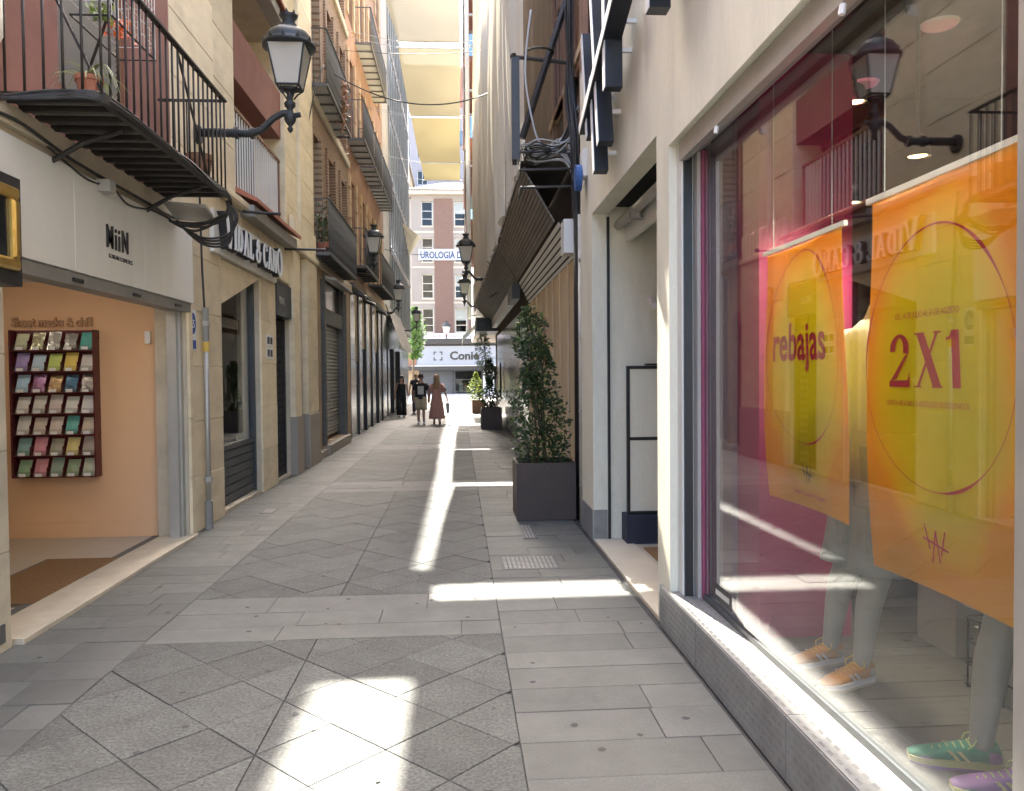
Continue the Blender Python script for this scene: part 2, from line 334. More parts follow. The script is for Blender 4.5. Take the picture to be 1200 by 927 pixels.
# serif capitals in a unit-high box: (advance, [polygons]); thick-thin strokes with slab serifs
def ring_(cx, cy, ro, ri, a0=0, a1=360, n=26):
    o = arc(cx,cy,ro[0],ro[1],a0,a1,n); i = arc(cx,cy,ri[0],ri[1],a0,a1,n); return [[o[k],o[k+1],i[k+1],i[k]] for k in range(n)]
def bar_(x0,y0,x1,y1,w): return [(x0-w/2,y0),(x0+w/2,y0),(x1+w/2,y1),(x1-w/2,y1)]
def serif_(x,y,w,h=.05): return [(x-w/2,y),(x+w/2,y),(x+w/2,y+h),(x-w/2,y+h)]
GL = {
 'V': (.80,[bar_(.40,0,.14,1,.20),bar_(.42,0,.70,1,.08),serif_(.14,.951,.34),serif_(.70,.951,.26)]),
 'I': (.36,[bar_(.18,0,.18,1,.18),serif_(.18,0,.34),serif_(.18,.95,.34)]),
 'D': (.80,[bar_(.20,0,.20,1,.18)]+ring_(.30,.5,(.44,.5),(.25,.42),-90,90)+[serif_(.16,0,.30),serif_(.16,.95,.30)]),
 'A': (.82,[bar_(.14,0,.42,1,.08),bar_(.68,0,.42,1,.20),serif_(.14,0,.26),serif_(.68,0,.34),[(.25,.3),(.56,.3),(.56,.37),(.25,.37)]]),
 'L': (.62,[bar_(.20,0,.20,1,.18),serif_(.18,.95,.34),[(.10,0),(.58,0),(.58,.26),(.52,.08),(.10,.08)]]),
 'C': (.78,ring_(.42,.5,(.38,.52),(.20,.44),50,310)+[[(.60,.72),(.70,.72),(.70,1.0),(.64,.9)],[(.60,.25),(.70,.28),(.68,.08),(.62,.08)]]),
 'N': (.86,[bar_(.16,0,.16,1,.08),bar_(.70,0,.70,1,.08),bar_(.66,0,.18,1,.20),serif_(.16,0,.24),serif_(.70,.95,.24),serif_(.14,.952,.24)]),
 'O': (.86,ring_(.43,.5,(.40,.53),(.22,.45))),
 '&': (.80,ring_(.38,.30,(.34,.30),(.18,.22))+ring_(.40,.74,(.22,.24),(.10,.16))+[bar_(.66,.2,.76,.5,.10)]),
 '2': (.60,ring_(.28,.72,(.26,.28),(.11,.21),-20,190)+[[(.42,.58),(.53,.63),(.22,.16),(.04,.10)],[(.02,0),(.56,0),(.56,.30),(.50,.13),(.02,.12)]]),
 'X': (.70,[bar_(.56,0,.16,1,.19),bar_(.10,0,.58,1,.06),serif_(.56,0,.24,.03),serif_(.14,.97,.26,.03),serif_(.10,0,.18,.03),serif_(.58,.97,.18,.03)]),
 '1': (.36,[bar_(.22,0,.22,1,.17),[(.02,.82),(.14,.86),(.14,1),(.10,.9),(.02,.88)]]),
 ' ': (.30,[]),
}
def glyphs(s, T, ox, oy, h, w0, w1, name, mat, parent, sx=1, flip=False, each=True, big=()):
    x = 0
    for k, ch in enumerate(s):
        adv, ps = GL[ch]; b = MB(T); hh = h*(1.25 if k in big else 1)
        for i, p in enumerate(ps):
            e = .0004*(i%3)
            b.prism([(ox + (-1 if flip else 1)*(x+a*hh*sx), oy + c*hh - (hh-h)*.2) for a, c in p], w0, w1+e)
        if ps: b.build(name, mat, parent)
        x += adv*hh*sx + .06*h*sx
    return x
# ================================================================== SETTING: ground and paving
MB().add([(-400,-300,-.06),(400,-300,-.06),(400,900,-.06),(-400,900,-.06)],[(0,1,2,3)]).build('ground', MT['ground'], kind='structure')
pave = MB().add([(-2.72,-10,-.012),(1.40,-10,-.012),(1.40,56,-.012),(-3.02,56,-.012)],[(0,1,2,3)]).build('pavement', MT['grout'], kind='structure')
plaza = MB().box(-40,40,56,71.9,-.05,-.004).build('plaza', MT['ground'], kind='structure')
def clip(poly, x0, x1, y0, y1):
    for ax, lim, sg in ((0,x0,1),(0,x1,-1),(1,y0,1),(1,y1,-1)):
        out = []
        for i in range(len(poly)):
            p, q = poly[i-1], poly[i]; a, c = (p[ax]-lim)*sg, (q[ax]-lim)*sg
            if a >= 0: out.append(p)
            if a*c < 0: t = a/(a-c); out.append((p[0]+(q[0]-p[0])*t, p[1]+(q[1]-p[1])*t))
        poly = out
        if len(poly) < 3: return []
    return poly
def area(p): return abs(sum(p[i-1][0]*p[i][1]-p[i][0]*p[i-1][1] for i in range(len(p))))/2
slabs = []                              # (polygon, rough?)
rs = random.Random(3)
def rows(x0, x1, y0, y1, dep, lmin, lmax):
    y = y0
    while y < y1-.05:
        d = dep*rs.choice((.9,1,1,1.12)); y2 = min(y+d, y1); y2 = y1 if y1-y2 < .12 else y2
        x = x0
        while x < x1-.01:
            l = rs.uniform(lmin,lmax); x2 = x+l
            if x2 > x1-.16: x2 = x1
            slabs.append(([(x,y),(x2,y),(x2,y2),(x,y2)], False)); x = x2
        y = y2
XL, XC, XR = -1.92, -.88, .25
rows(XR, 1.24, -1.5, 9.0, .275, .36, .92); rows(XR, 1.385, 9.0, 46, .30, .36, .95)
rows(-2.69, XL, -1.5, 8, .28, .34, .8); rows(-2.76, XL, 8, 15, .28, .34, .84); rows(-2.86, XL, 15, 46, .30, .36, .85)
bands = [(-1.6,-.9),(4.78,5.72),(10.9,11.9),(17.2,18.2),(23.4,24.4),(29.7,30.7),(36,37),(42.2,43.2)]
for i in range(len(bands)-1):
    rows(XL, XR, bands[i][0], bands[i][1], .30, .5, 1.15)
    ya, yb = bands[i][1], bands[i+1][0]
    for x0, x1 in ((XL,XC),(XC,XR)):
        c = .275; cx = XC
        for gi in range(-6,7):
            for gj in range(-2,int((yb-ya)/(2*c))+3):
                for qx, qy in ((gi*2*c, gj*2*c), (gi*2*c+c, gj*2*c+c)):
                    px, py = cx+qx, ya+.1+qy
                    pl = clip([(px-c,py),(px,py-c),(px+c,py),(px,py+c)], x0, x1, ya, yb)
                    if pl and area(pl) > .004: slabs.append((pl, True))
def seen(pl):
    cx = sum(p[0] for p in pl)/len(pl); cy = sum(p[1] for p in pl)/len(pl)
    if cy < 2.55 or abs((cx-cy*.068)/cy) > .70: return 0
    return area(pl)/cy**3
slabs.sort(key=lambda t: -seen(t[0]))
bulk = {True: MB(), False: MB()}
for k, (pl, rough) in enumerate(slabs):
    if sum(pl[i-1][0]*pl[i][1]-pl[i][0]*pl[i-1][1] for i in range(len(pl))) < 0: pl = pl[::-1]
    z = rs.uniform(-.0018,.0018)
    if k < 290: MB().slab(pl, z=z).build('paving_slab', MT['slab_rough' if rough else 'slab_smooth'], pave, fix=False)
    else: bulk[rough].slab(pl, z=z)
bulk[True].build('rough_paving', MT['slab_rough'], pave, fix=False, kind='stuff')
bulk[False].build('smooth_paving', MT['slab_smooth'], pave, fix=False, kind='stuff')

def cover(x0, x1, y0, y1, label, nx, ny):
    t = thing('drain_cover', label, 'drain cover', ((x0+x1)/2,(y0+y1)/2,0), 'iron covers set in the paving')
    MB().box(x0,x1,y0,y1,-.01,.003).build('frame', MT['iron_g'], t)
    b = MB()
    for i in range(nx):
        for j in range(ny):
            a = x0+.02+(x1-x0-.04)*i/nx; c = y0+.02+(y1-y0-.04)*j/ny
            b.box(a+.004,a+(x1-x0-.04)/nx-.010,c+.004,c+(y1-y0-.04)/ny-.012,.003,.008)
    b.build('raised_pattern', MT['shutter'], t)
    return t
cover(.34,.83,6.34,6.80,'large square iron cover with raised lugs in the right paving by the planter',12,9)
cover(.62,.76,7.55,8.25,'narrow iron drain grating just in front of the near planter',3,12)
cover(.70,1.10,13.3,13.7,'small iron cover beyond the near planter, nearer of two',8,6)
cover(.60,1.05,16.0,16.35,'small iron cover near the grey marble wall, farther of two',8,6)
cover(-2.35,-1.9,24.0,24.4,'small iron cover in the left paving before the dark marble shopfront',8,6)
cover(-2.36,-2.2,9.3,9.6,'tiny iron valve cover in the left paving by the stone shopfront',3,5)
cover(-1.1,-.75,24.6,24.95,'round-edged iron cover behind which the couple walk',6,6)
# dropped leaf litter and gum spots: dark specks pressed on the slabs
b = MB()
for i in range(120):
    x = rs.uniform(-2.6,1.2); y = 2.6+18*rs.random()**2; r = rs.uniform(.008,.022)
    p = [(x+r*rs.uniform(.7,1.2)*math.cos(k*.9), y+r*rs.uniform(.7,1.2)*math.sin(k*.9), .0035) for k in range(7)]
    b.add(p, [tuple(range(7))])
b.build('pavement_gum_spots', M('gum', (.04,.04,.038), (.06,.06,.057), 9, .8), pave, kind='stuff')

# ================================================================== shade sails across the street
def sail(x0a, x1a, x0b, x1b, ya, yb, z, label, sag=.35, seed=0, rod=True, hl=.03, mat='sail'):
    r = random.Random(seed); t = thing('shade_sail', label, 'shade sail', ((x0a+x1a)/2, ya, z), 'cloth sails strung over the street')
    ph = [r.uniform(0,6) for _ in range(6)]
    def fn(i, j):
        y = ya+(yb-ya)*j; hol = hl*math.sin(math.pi*j)
        a = x0a+(x0b-x0a)*j + hol; c = x1a+(x1b-x1a)*j - hol
        x = a+(c-a)*i; zz = z - sag*math.sin(math.pi*j) - .12*math.sin(math.pi*i)*math.sin(math.pi*j)
        w = min(1, 4*j*(1-j)+.35)
        zz += w*(.012*math.sin(4*(x+.35*y)+ph[0]) + .007*math.sin(7*(x*.8-.5*y)+ph[1]) + .010*abs(math.sin(2.6*(x*.9+.5*y)+ph[2])) + .008*abs(math.sin(3.1*(x-.6*y)+ph[3])))
        return (x, y, zz)
    MB().grid(fn, 36, 60).build('cloth', MT[mat], t, smooth=True)
    if rod:
        for y, p, q in ((ya,x0a,x1a),(yb,x0b,x1b)):
            MB().tube([(p-.05,y,z),(q+.05,y,z)], .025, 8).build('rod', MT['white'], t)
            MB().tube([(p-.05,y,z),(-2.75,y,z+.25)], .006, 5).build('rope', MT['alu'], t)
            MB().tube([(q+.05,y,z),(1.15,y,z+.2)], .006, 5).build('rope', MT['alu'], t)
    return t
sail(-1.46,.16,-1.46,.14,20.22,25.42,10.0,'middle cream sail, below the white rod in the sky gap',.30,1,mat='sail_m')
sail(-1.60,.13,-1.42,.13,14.55,19.85,10.0,'large pale cream sail at the top edge, above the white rod',.30,2)
sail(-1.45,.13,-1.42,.16,25.62,30.9,10.0,'yellow sail hanging lower, farther than the middle cream one',.25,3,mat='sail_y')
sail(-1.42,.16,-1.38,.16,31.0,33.7,10.0,'lowest and farthest short yellow sail above the tiled roof',.12,4,mat='sail_y')
# overhead, unseen: the run's nearest sail, then sails added to shape sun and shade
sail(-1.575,.12,-1.60,-.05,9.82,14.12,10.0,'cream sail overhead, the run nearest the viewer',.04,5,hl=0)
sail(-1.575,.72,-1.575,.72,8.4,9.78,10.0,'added unseen short wide sail overhead, shading the right facade',.04,6,hl=0)  # added out of view to keep sun off the right shopfront
for nm, pts in (('added unseen triangular sail overhead, edging the pillar sun streak', [(-.085,14.12,10),(.70,14.12,10),(.647,9.2,9.98)]), ('added unseen triangular flap overhead, bounding the window sun slot', [(.02,9.79,10),(.72,9.79,9.99),(.50,10.45,9.99)])):  # both added out of view to leave a sun slit for pillar and window
    ts = thing('shade_sail', nm, 'shade sail', pts[0], 'cloth sails strung over the street'); MB().add(pts,[(0,1,2)]).build('cloth', MT['sail'], ts)
sail(-2.62,-1.50,-2.62,-1.50,12.72,15.0,10.02,'added unseen side sail overhead, shading the near left paving',.04,7,hl=0)  # added out of view to cut off the sun patch on the paving
# ================================================================== END OF THE STREET
# brick and stone block with the shop at its foot
YC = 72.0; T = TF(YC)
bc = thing('corner_building', 'pale stone block with brick stripe and tiled roof closing the street', 'building', (0, YC, 0))
k = YC/75.0
wins = []
for (u0,u1) in ((-3.42*k,-2.34*k),(-.28*k,.84*k),(2.2*k,3.3*k)):
    for (v0,v1) in ((15.7,18.0),(12.35,14.6),(8.95,11.2),(5.75,8.0)): wins.append((u0*1.0,u1*1.0,v0*k*1.02,v1*k*1.02))
wall(T,-4.35*k,9,5.2*k,18.95*k,wins,.35).build('wall', MT['pinkstone'], bc)
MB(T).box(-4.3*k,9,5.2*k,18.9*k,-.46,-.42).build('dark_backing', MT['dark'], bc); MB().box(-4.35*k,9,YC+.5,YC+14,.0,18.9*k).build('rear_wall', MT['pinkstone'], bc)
MB().box(-4.36*k,-4.75*k,YC+.6,YC+14,0,18.7*k).build('side_bay', MT['beigestone'], bc)
MB(T).box(-2.2*k,-.42*k,5.2*k,18.6*k,0,.06).build('brick_panel', MT['brick_f'], bc)
MB(T).box(1.0*k,2.0*k,5.2*k,18.6*k,0,.06).build('brick_panel', MT['brick_f'], bc)
for o in wins:
    f = window(T, o[0],o[1],o[2],o[3],-.28,bc,MT['alu'],1,(.30,.62),.07)
    MB(T).box(o[0]-.05,o[1]+.05,o[2]-.14,o[2]-.002,-.1,.10).build('sill', MT['beigestone'], f)
    if o[1] > .5: MB(T).box(o[0]+.07,o[1]-.07,o[3]-1.1,o[3]-.07,-.30,-.285).build('blind', MT['white'], f)
for v in (8.45,11.75,15.05): MB(T).box(-4.4*k,9,v*k*1.02,v*k*1.02+.16,0,.04).build('string_course', MT['beigestone'], bc)
MB(T).box(-4.75*k,9.2,18.95*k,19.25*k,-1,.55).build('cornice', MT['beigestone'], bc)
rf = MB().add([(-4.8*k,YC-.6,19.28*k),(9.3,YC-.6,19.28*k),(9.3,YC+6,21.6*k),(-1.2,YC+6,21.6*k),(-4.8*k,YC+14,19.28*k)],[(0,1,2,3),(0,3,4)]).build('roof', MT['rooftile'], bc)
b = MB()
x = -4.5*k
while x < 9:                                  # barrel tile rows climbing the slope
    y1 = YC+6 if x > -1.2 else YC-.6+6.6*max(.04,(x+4.8*k)/(4.8*k-1.2)); z1 = 19.28*k+(y1-YC+.6)/6.6*2.32*k
    rr = [];
    for (yy,zz) in ((YC-.68,19.27*k),(y1,z1)): rr.append([(x+.10*math.cos(R(a)),yy,zz+.02+.10*math.sin(R(a))) for a in (0,45,90,135,180)])
    b.loft(rr, False); x += .24
b.build('roof_tiles', MT['rooftile'], rf, fix=False, kind='stuff')
# banner
bn = MB(T).box(-3.72*k,1.9*k,12.72*k,13.8*k,.12,.16).build('clinic_banner', plain((.34,.36,.39)), None, label='long white clinic banner with blue letters across the brick stripe', cat='banner')
text_mesh('UROLOGIA Dr. TORRES', .86, .01, T, -3.55*k, 12.92*k, .165, 'lettering', plain((.02,.04,.10)), bn, sx=.72, bold=.03)
b2 = MB(T).box(-3.3*k,3.2*k,4.95*k,5.75*k,.3,.36).build('clinic_sign', MT['white'], None, label='low white clinic sign with small red letters above the dark shop canopy', cat='sign')
text_mesh('CLINICA DENTAL', .40, .01, T, -3.1*k, 5.35*k, .365, 'lettering', MT['crimson'], b2, sx=.9)
text_mesh('CLINICA Dr.', .40, .01, T, .35, 5.35*k, .365, 'lettering', MT['ink'], b2, sx=.9)
MB(T).box(-3.3*k,-1.9*k,4.1*k,4.65*k,.3,.34).build('small_plate', MT['white'], None, label='small white plate on the wall just above the shop canopy', cat='sign')
# the shop
sh = thing('corner_shop', 'white signed shop with dark canopy and shutter at the end of the street', 'shop', (0, YC-2, 0))
T2 = TF(YC-1.6)
MB().box(-4.9,9,YC-1.55,YC-.02,3.75,4.85).build('canopy_core', MT['black'], sh)
MB(T2).box(-4.75,9,4.45,4.95,0,.35).build('fascia', MT['black'], sh)
MB(T2).box(-3.75,9,2.55,4.3,.03,.12).build('sign_board', plain((.26,.275,.29)), sh)
MB(T2).box(-4.9,-3.8,2.5,4.42,0,.05).build('wood_cheek', MT['wood_br'], sh)
MB(T2).box(-5.0,9,2.12,2.48,-.1,.9).build('canopy', MT['black'], sh)
MB(T2).box(-4.2,9,2.482,2.54,.2,.85).build('canopy_edge', MT['white'], sh)
text_mesh('Conie', 1.02, .03, T2, -.80, 3.08, .12, 'lettering', MT['black'], sh, bold=.035, sx=1.05)
for sx_, sz_ in ((-1,1),(1,1),(-1,-1),(1,-1)):
    MB(T2).box(*sorted((-1.85+sx_*.14,-1.85+sx_*.40)),*sorted((3.40+sz_*.30,3.40+sz_*.40)),.12,.15).box(*sorted((-1.85+sx_*.30,-1.85+sx_*.40)),*sorted((3.40+sz_*.10,3.40+sz_*.298)),.12,.15).build('emblem', MT['ink'], sh)
text_mesh('ESTETICA', .30, .01, T2, 2.1, 3.1, .12, 'lettering', MT['ink'], sh, sx=1.2)
MB(T2).box(-3.6,9,0,2.1,-3.2,-3.1).build('back_wall', MT['dim'], sh)
b = MB(T2)
for i in range(14): b.box(-3.55,-.62,.02+i*.15,.155+i*.15,-.5,-.46)
b.build('roller_shutter', plain((.10,.105,.11)), sh)
MB(T2).box(-4.9,-3.6,0,2.12,-.6,-.3).build('pier', MT['ochre'], sh)
MB(T2).box(-.6,-.4,0,2.1,-.55,-.35).build('post', MT['darkgrey'], sh)
MB(T2).box(2.2,3.2,0,2.1,-.5,-.25).build('pillar', MT['white'], sh)
MB(T2).box(3.4,9,0,2.1,-.6,-.5).build('side_wall', MT['wood_br'], sh)
window(T2,-.38,2.15,.12,2.1,-.45,sh,MT['darkgrey'],1,(.58,),.08,name='shop_window')
for i, (u,h,cm) in enumerate(((0,.75,(.55,.55,.5)),(.5,.55,(.5,.4,.35)),(1.0,.7,(.6,.6,.55)),(1.5,.5,(.35,.2,.15)))):
    MB(T2).box(u,u+.38,.15,.15+h,-1.2,-.9).build('display_box', plain(cm), None, label=['pale','tan','cream','brown'][i]+' box in the far shop window, '+['leftmost','second from left','third from left','rightmost'][i], cat='box', group='boxes in the far shop window')
pt = thing('topiary_pot', 'small ball topiary in a white pot beside the far shop pillar', 'plant', (2.75,YC-2.6,0))
MB().lathe([(.16,0),(.22,.75),(.20,.76)], (2.75,YC-2.9,0), 12).build('pot', MT['white'], pt)
rl = random.Random(5); b = MB()
for i in range(260):
    d = Vector((rl.gauss(0,1),rl.gauss(0,1),rl.gauss(0,1))).normalized()*.33*rl.random()**.3; c = Vector((2.75,YC-2.9,1.25))+d
    a = Vector((rl.gauss(0,1),rl.gauss(0,1),rl.gauss(0,1))).normalized()*.06; e = a.orthogonal().normalized()*.04
    b.quad(tuple(c-a),tuple(c+e),tuple(c+a),tuple(c-e))
b.build('foliage', MT['leaf'], pt, fix=False); MB().tube([(2.75,YC-2.9,.7),(2.75,YC-2.9,1.2)], .03, 6).build('stem', MT['bark'], pt)

# taller blocks seen over the roof
def tower(label, x0, x1, y0, y1, h, mat, rowsz, cols, wm='alu'):
    t = thing('tall_building', label, 'building', ((x0+x1)/2,y0,0)); T = TF(y0); ops = []
    for v in rowsz:
        for (a,c) in cols: ops.append((a,c,v,v+1.6))
    wall(T,x0,x1,0,h,ops,.3).build('wall', mat, t)
    MB().box(x0,x1,y0+.4,y1,0,h-.05).build('rear_wall', mat, t); MB().box(x0-.2,x1+.2,y0-.15,y1,h,h+.3).build('parapet', MT['beigestone'], t)
    for o in ops: window(T,*o,-.22,t,MT[wm],2,(),.07)
    return t
tower('tall pale building with a russet band behind the tiled roof', -9, 9, 92, 110, 37.5, MT['lilac'], [31,27.2,24], [(-6.6,-5.4),(-4.6,-3.4),(3.2,4.2)])
t = bpy.data.objects['tall_building']
for v0,v1 in ((33.0,37.4),(22.2,23.4)): MB(TF(92)).box(-9,9,v0,v1,0,.12).build('russet_band', MT['redwall'], t)
MB(TF(92)).box(-2.8,1.2,28.6,30.2,0,.3).build('penthouse_glazing', plain((.10,.14,.17),.2), t)
tower('narrow ochre building squeezed beside the stone block, far left', -9.5, -4.9, 78, 90, 23, MT['ochre'], [4,8,12,16,19.4], [(-6.2,-5.35),(-7.8,-7.0)], 'iron_g')
# far right block with glazed balconies
fr = thing('balcony_building', 'far right building with blue glass balconies and white drainpipe', 'building', (2,40,0))
MB().box(.92,9,29.5,54,3.9,25).build('wall', MT['beigestone'], fr); MB().box(3.2,9,29.5,54,0,3.9).build('ground_floor_wall', MT['beigestone'], fr)
TRf = TR(.92)
for z in (8.2,11.6,15.0,18.4):
    MB(TRf).box(33,46,z-.22,z,0,.55).build('balcony_slab', MT['redwall'], fr)
    bl = MB(TRf).box(33,46,z,z+.95,.50,.52).build('balcony_glass', MT['glass_blue'], fr)
    for y in (33,35.6,38.2,40.8,43.4,45.95): MB(TRf).box(y-.02,y+.02,z,z+1.0,.47,.55).build('balcony_post', MT['iron_g'], bl)
    MB(TRf).box(33,46,z+.951,z+1.0,.48,.56).build('handrail', MT['alu'], bl)
    MB().box(.37,.90,32.97,33.0,z,z+.95).build('balcony_glass', MT['glass_blue'], fr)
    MB().tube([(.36,32.9,z+.98),(.92,32.9,z+.98)], .03, 6).build('handrail', MT['iron_g'], fr); MB().tube([(.36,32.9,z),(.36,32.9,z+2.9)], .03, 6).build('balcony_post', MT['iron_g'], fr)
MB().tube([(.46,31.5,3.9),(.46,31.5,20)], .09, 10).build('drainpipe', MT['white_panel'], fr)
for z in (4,7,10,13,16,19): MB().box(.36,.92,31.44,31.56,z,z+.06).build('pipe_bracket', MT['alu'], fr)
for y in (36,40,44):
    for z in (5,8.6,12,15.4): window(TRf,y,y+1.2,z,z+1.8,.02,fr,MT['iron_g'],2,(),.06)
# striped awning at the end of the right wall
aw = thing('striped_awning', 'small pale striped awning under the right street lamps, at wall end', 'awning', (.7,31,3.2))
for i in range(14):
    y = 28.6+i*.32
    MB().add([(.15,y,3.05),(.15,y+.3,3.05),(.92,y+.3,3.75),(.92,y,3.75),(.15,y,2.85),(.15,y+.3,2.85)],[(0,1,2,3),(0,1,5,4)]).build('stripe', MT['white'] if i%2 else plain((.35,.52,.48)), aw)
# plaza lamp
# ================================================================== LEFT SIDE: cosmetics shop house
T1 = TL(-2.70)
b1 = thing('russet_building', 'russet plastered house with iron balcony above the peach shop, near left', 'building', (-2.8,5,0))
wall(T1,-4,8.05,0,3.25,[(4.81,7.93,-.01,2.31),(1.2,4.35,.3,2.4)],.30).build('ground_floor_wall', MT['travertine_dk'], b1)
wall(T1,-4,7.62,3.25,9.6,[(5.55,6.75,3.30,5.7),(2.2,3.4,3.3,5.7),(2.2,3.4,6.6,9),(5.55,6.75,6.6,9)],.22).build('upper_wall', MT['redwall'], b1)
MB().box(-9,-2.95,-4,7.6,3.26,9.5).build('rear_wall', MT['redwall'], b1); MB().box(-9,-3.05,-4,4.30,0,3.25).build('rear_wall', MT['cream_plaster'], b1)
window(T1,1.2,4.35,.3,2.4,-.1,b1,MT['darkgrey'],2,(),.06)
for z in (6.6,): window(T1,5.55,6.75,z,9,-.15,b1,MT['wood_br'],2,(.7,),.06); window(T1,2.2,3.4,z,9,-.15,b1,MT['wood_br'],2,(.7,),.06)
window(T1,2.2,3.4,3.3,5.7,-.15,b1,MT['wood_br'],2,(.7,),.06)
MB(T1).bbox(-4,7.62,3.12,3.25,.0,.05).build('string_course', MT['travertine_dk'], b1)
# louvred shutter in the balcony door: every slat its own
lv = MB(T1).box(5.55,5.60,3.30,5.7,-.14,-.06).box(6.70,6.75,3.30,5.7,-.14,-.06).build('balcony_door', MT['wood_br'], b1)
sm = MB().add([(0,-.545,-.012),(0,.545,-.012),(.028,.545,.03),(.028,-.545,.03),(0.006,-.545,-.012),(.006,.545,-.012),(.034,.545,.03),(.034,-.545,.03)],[(0,1,2,3),(4,5,6,7),(0,1,5,4),(3,2,6,7)]).mesh('slat', MT['louver'])
for i in range(44): put('slat', sm, lv, loc=(-2.82,6.15,3.72+i*.045))
MB(T1).box(5.6,6.70,3.30,3.69,-.13,-.10).build('kick_panel', MT['wood_br'], lv)
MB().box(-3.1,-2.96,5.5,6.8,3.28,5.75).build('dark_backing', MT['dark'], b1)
dp = MB().tube([(-2.62,4.62,3.78),(-2.62,4.62,9)], .055, 12).build('downpipe', MT['terracotta'], b1, smooth=True)
MB().tube([(-2.62,4.62,3.84),(-2.62,4.62,3.55),(-2.62,4.56,3.47),(-2.62,4.40,3.44),(-2.62,4.0,3.44)], .068, 12).build('pipe_elbow', MT['cream_pipe'], dp, smooth=True)
# shop opening: jambs, shutter box, threshold, sign board
gj = MB(T1).box(7.86,7.93,0.03,2.31,-.16,-.03).box(7.80,7.855,.03,2.31,-.14,-.05).build('shutter_guide', MT['alu'], b1)
MB(T1).box(4.80,7.99,2.255,2.345,-.12,.035).build('shutter_box', MT['shutter'], b1)
for y in (5.6,6.6,7.55): MB(T1).box(y,y+.14,2.28,2.305,.035,.05).build('shutter_lock', MT['black'], b1)
sb = thing('shop_sign', 'long white shop sign board with small dark name, beneath the near balcony', 'sign', (-2.66,6.5,2.35))
for a,c in ((4.45,5.62),(5.622,6.82),(6.822,8.03)): MB(T1).bbox(a,c,2.35,3.06,.0,.05,.003).build('board', MT['white_panel'], sb)
text_mesh('MiiN', .25, .012, T1, 6.09, 2.60, .05, 'lettering', MT['ink'], sb, sx=.66, bold=.0015, space=1.28)
text_mesh('KOREAN COSMETICS', .047, .004, T1, 6.14, 2.525, .05, 'lettering', MT['ink'], sb, sx=.95)
st = MB(T1).bbox(4.85,8.02,-.01,.035,-.28,.06,.006).build('threshold', MT['travertine_dk'], b1)
MB(T1).box(4.85,7.95,.02,.032,-.36,-.283).build('door_track', MT['iron_g'], b1)
# pilaster cladding + vent
for i,(z0,z1) in enumerate(((0,.58),(.58,1.18),(1.18,1.75),(1.75,2.33))): MB(T1).bbox(4.36,4.80,z0+.002,z1-.002,0,.02).build('stone_panel', MT['travertine_dk'], b1)
MB(T1).box(4.55,4.72,.06,.17,.021,.03).build('vent', MT['iron_g'], b1)
for i,(z0,z1) in enumerate(((0,.6),(.6,1.2),(1.2,1.8),(1.8,2.33))):
    MB(T1).bbox(7.95,8.05,z0+.002,z1-.002,0,.03).build('stone_panel', MT['travertine'], b1)
# interior room
rm = thing('shop_interior', 'peach painted shop interior behind the near left opening', 'interior', (-4,6.4,0))
MB().box(-8,-2.98,3.2,8.05,-.03,.02).build('floor', MT['shopfloor'], rm)
MB().box(-8,-2.99,8.02,8.2,.02,2.9).build('side_wall', MT['peach'], rm)
MB().box(-8,-3.03,8.0,8.019,.02,.17).build('skirting', MT['peach'], rm)
MB().box(-8.1,-8,3.2,8.2,0,2.9).build('back_wall', MT['peach'], rm); MB().box(-8,-3.04,3.1,3.2,0,2.9).build('side_wall', MT['peach'], rm)
MB().box(-8,-2.86,3.2,8.2,2.56,2.7).build('ceiling', MT['white'], rm)
wp = emis('warm_panel', (1,.87,.74), 2.0)
for (x,y) in ((-4.75,6.9),(-3.45,7.0),(-5.6,5.2),(-3.6,5.0)): MB().box(x-.09,x+.09,y-.09,y+.09,2.52,2.558).build('ceiling_light', wp, rm)
text_mesh('Sheet masks & chill', .125, .02, TF(8.02), -4.40, 2.125, .003, 'wall_lettering', M('peach_letter',(.50,.29,.16),(.46,.26,.14),3,.7), rm, sx=.80, bold=.004)
MB().box(-3.12,-3.07,7.99,8.02,1.95,2.07).build('alarm_box', MT['white'], rm)
MB().box(-3.58,-2.96,5.62,7.0,.021,.034).build('doormat', MT['mat'], None, label='brown coir doormat inside the peach shop entrance', cat='doormat')
MB().box(-3.62,-2.955,5.58,7.04,.0195,.026).build('mat_frame', MT['iron_g'], rm)
# mask rack
YR = 8.0; TRk = TF(YR)
rk = thing('display_rack', 'burgundy wall rack of sheet masks in the peach shop', 'rack', (-4.0,YR,.55))
x0,x1,z0,z1 = -4.37,-3.57,.635,2.085
MB(TRk).box(x0,x1,z0,z1,-.018,.0).build('back_panel', MT['burgundy'], rk)
for x in (x0,x1-.012): MB(TRk).box(x,x+.012,z0,z1,.001,.11).build('side_panel', MT['burgundy'], rk)
cw = (x1-x0-.03)/5; rh = (z1-z0)/7
cols = [[(.62,.66,.42),(.75,.76,.50),(.78,.78,.72),(.45,.45,.42),(.05,.42,.36)],
        [(.40,.30,.62),(.55,.72,.85),(.62,.75,.16),(.85,.62,.10),(.66,.62,.58)],
        [(.45,.66,.82),(.58,.30,.55),(.80,.55,.28),(.08,.22,.36),(.42,.38,.35)],
        [(.72,.70,.65),(.72,.69,.62),(.70,.60,.56),(.74,.72,.66),(.72,.68,.66)],
        [(.74,.72,.66),(.72,.60,.50),(.76,.64,.55),(.10,.42,.37),(.66,.55,.40)],
        [(.25,.45,.42),(.75,.30,.38),(.40,.38,.28),(.75,.62,.22),(.42,.34,.28)],
        [(.30,.48,.28),(.72,.30,.34),(.30,.40,.30),(.30,.40,.22),(.48,.52,.36)]]
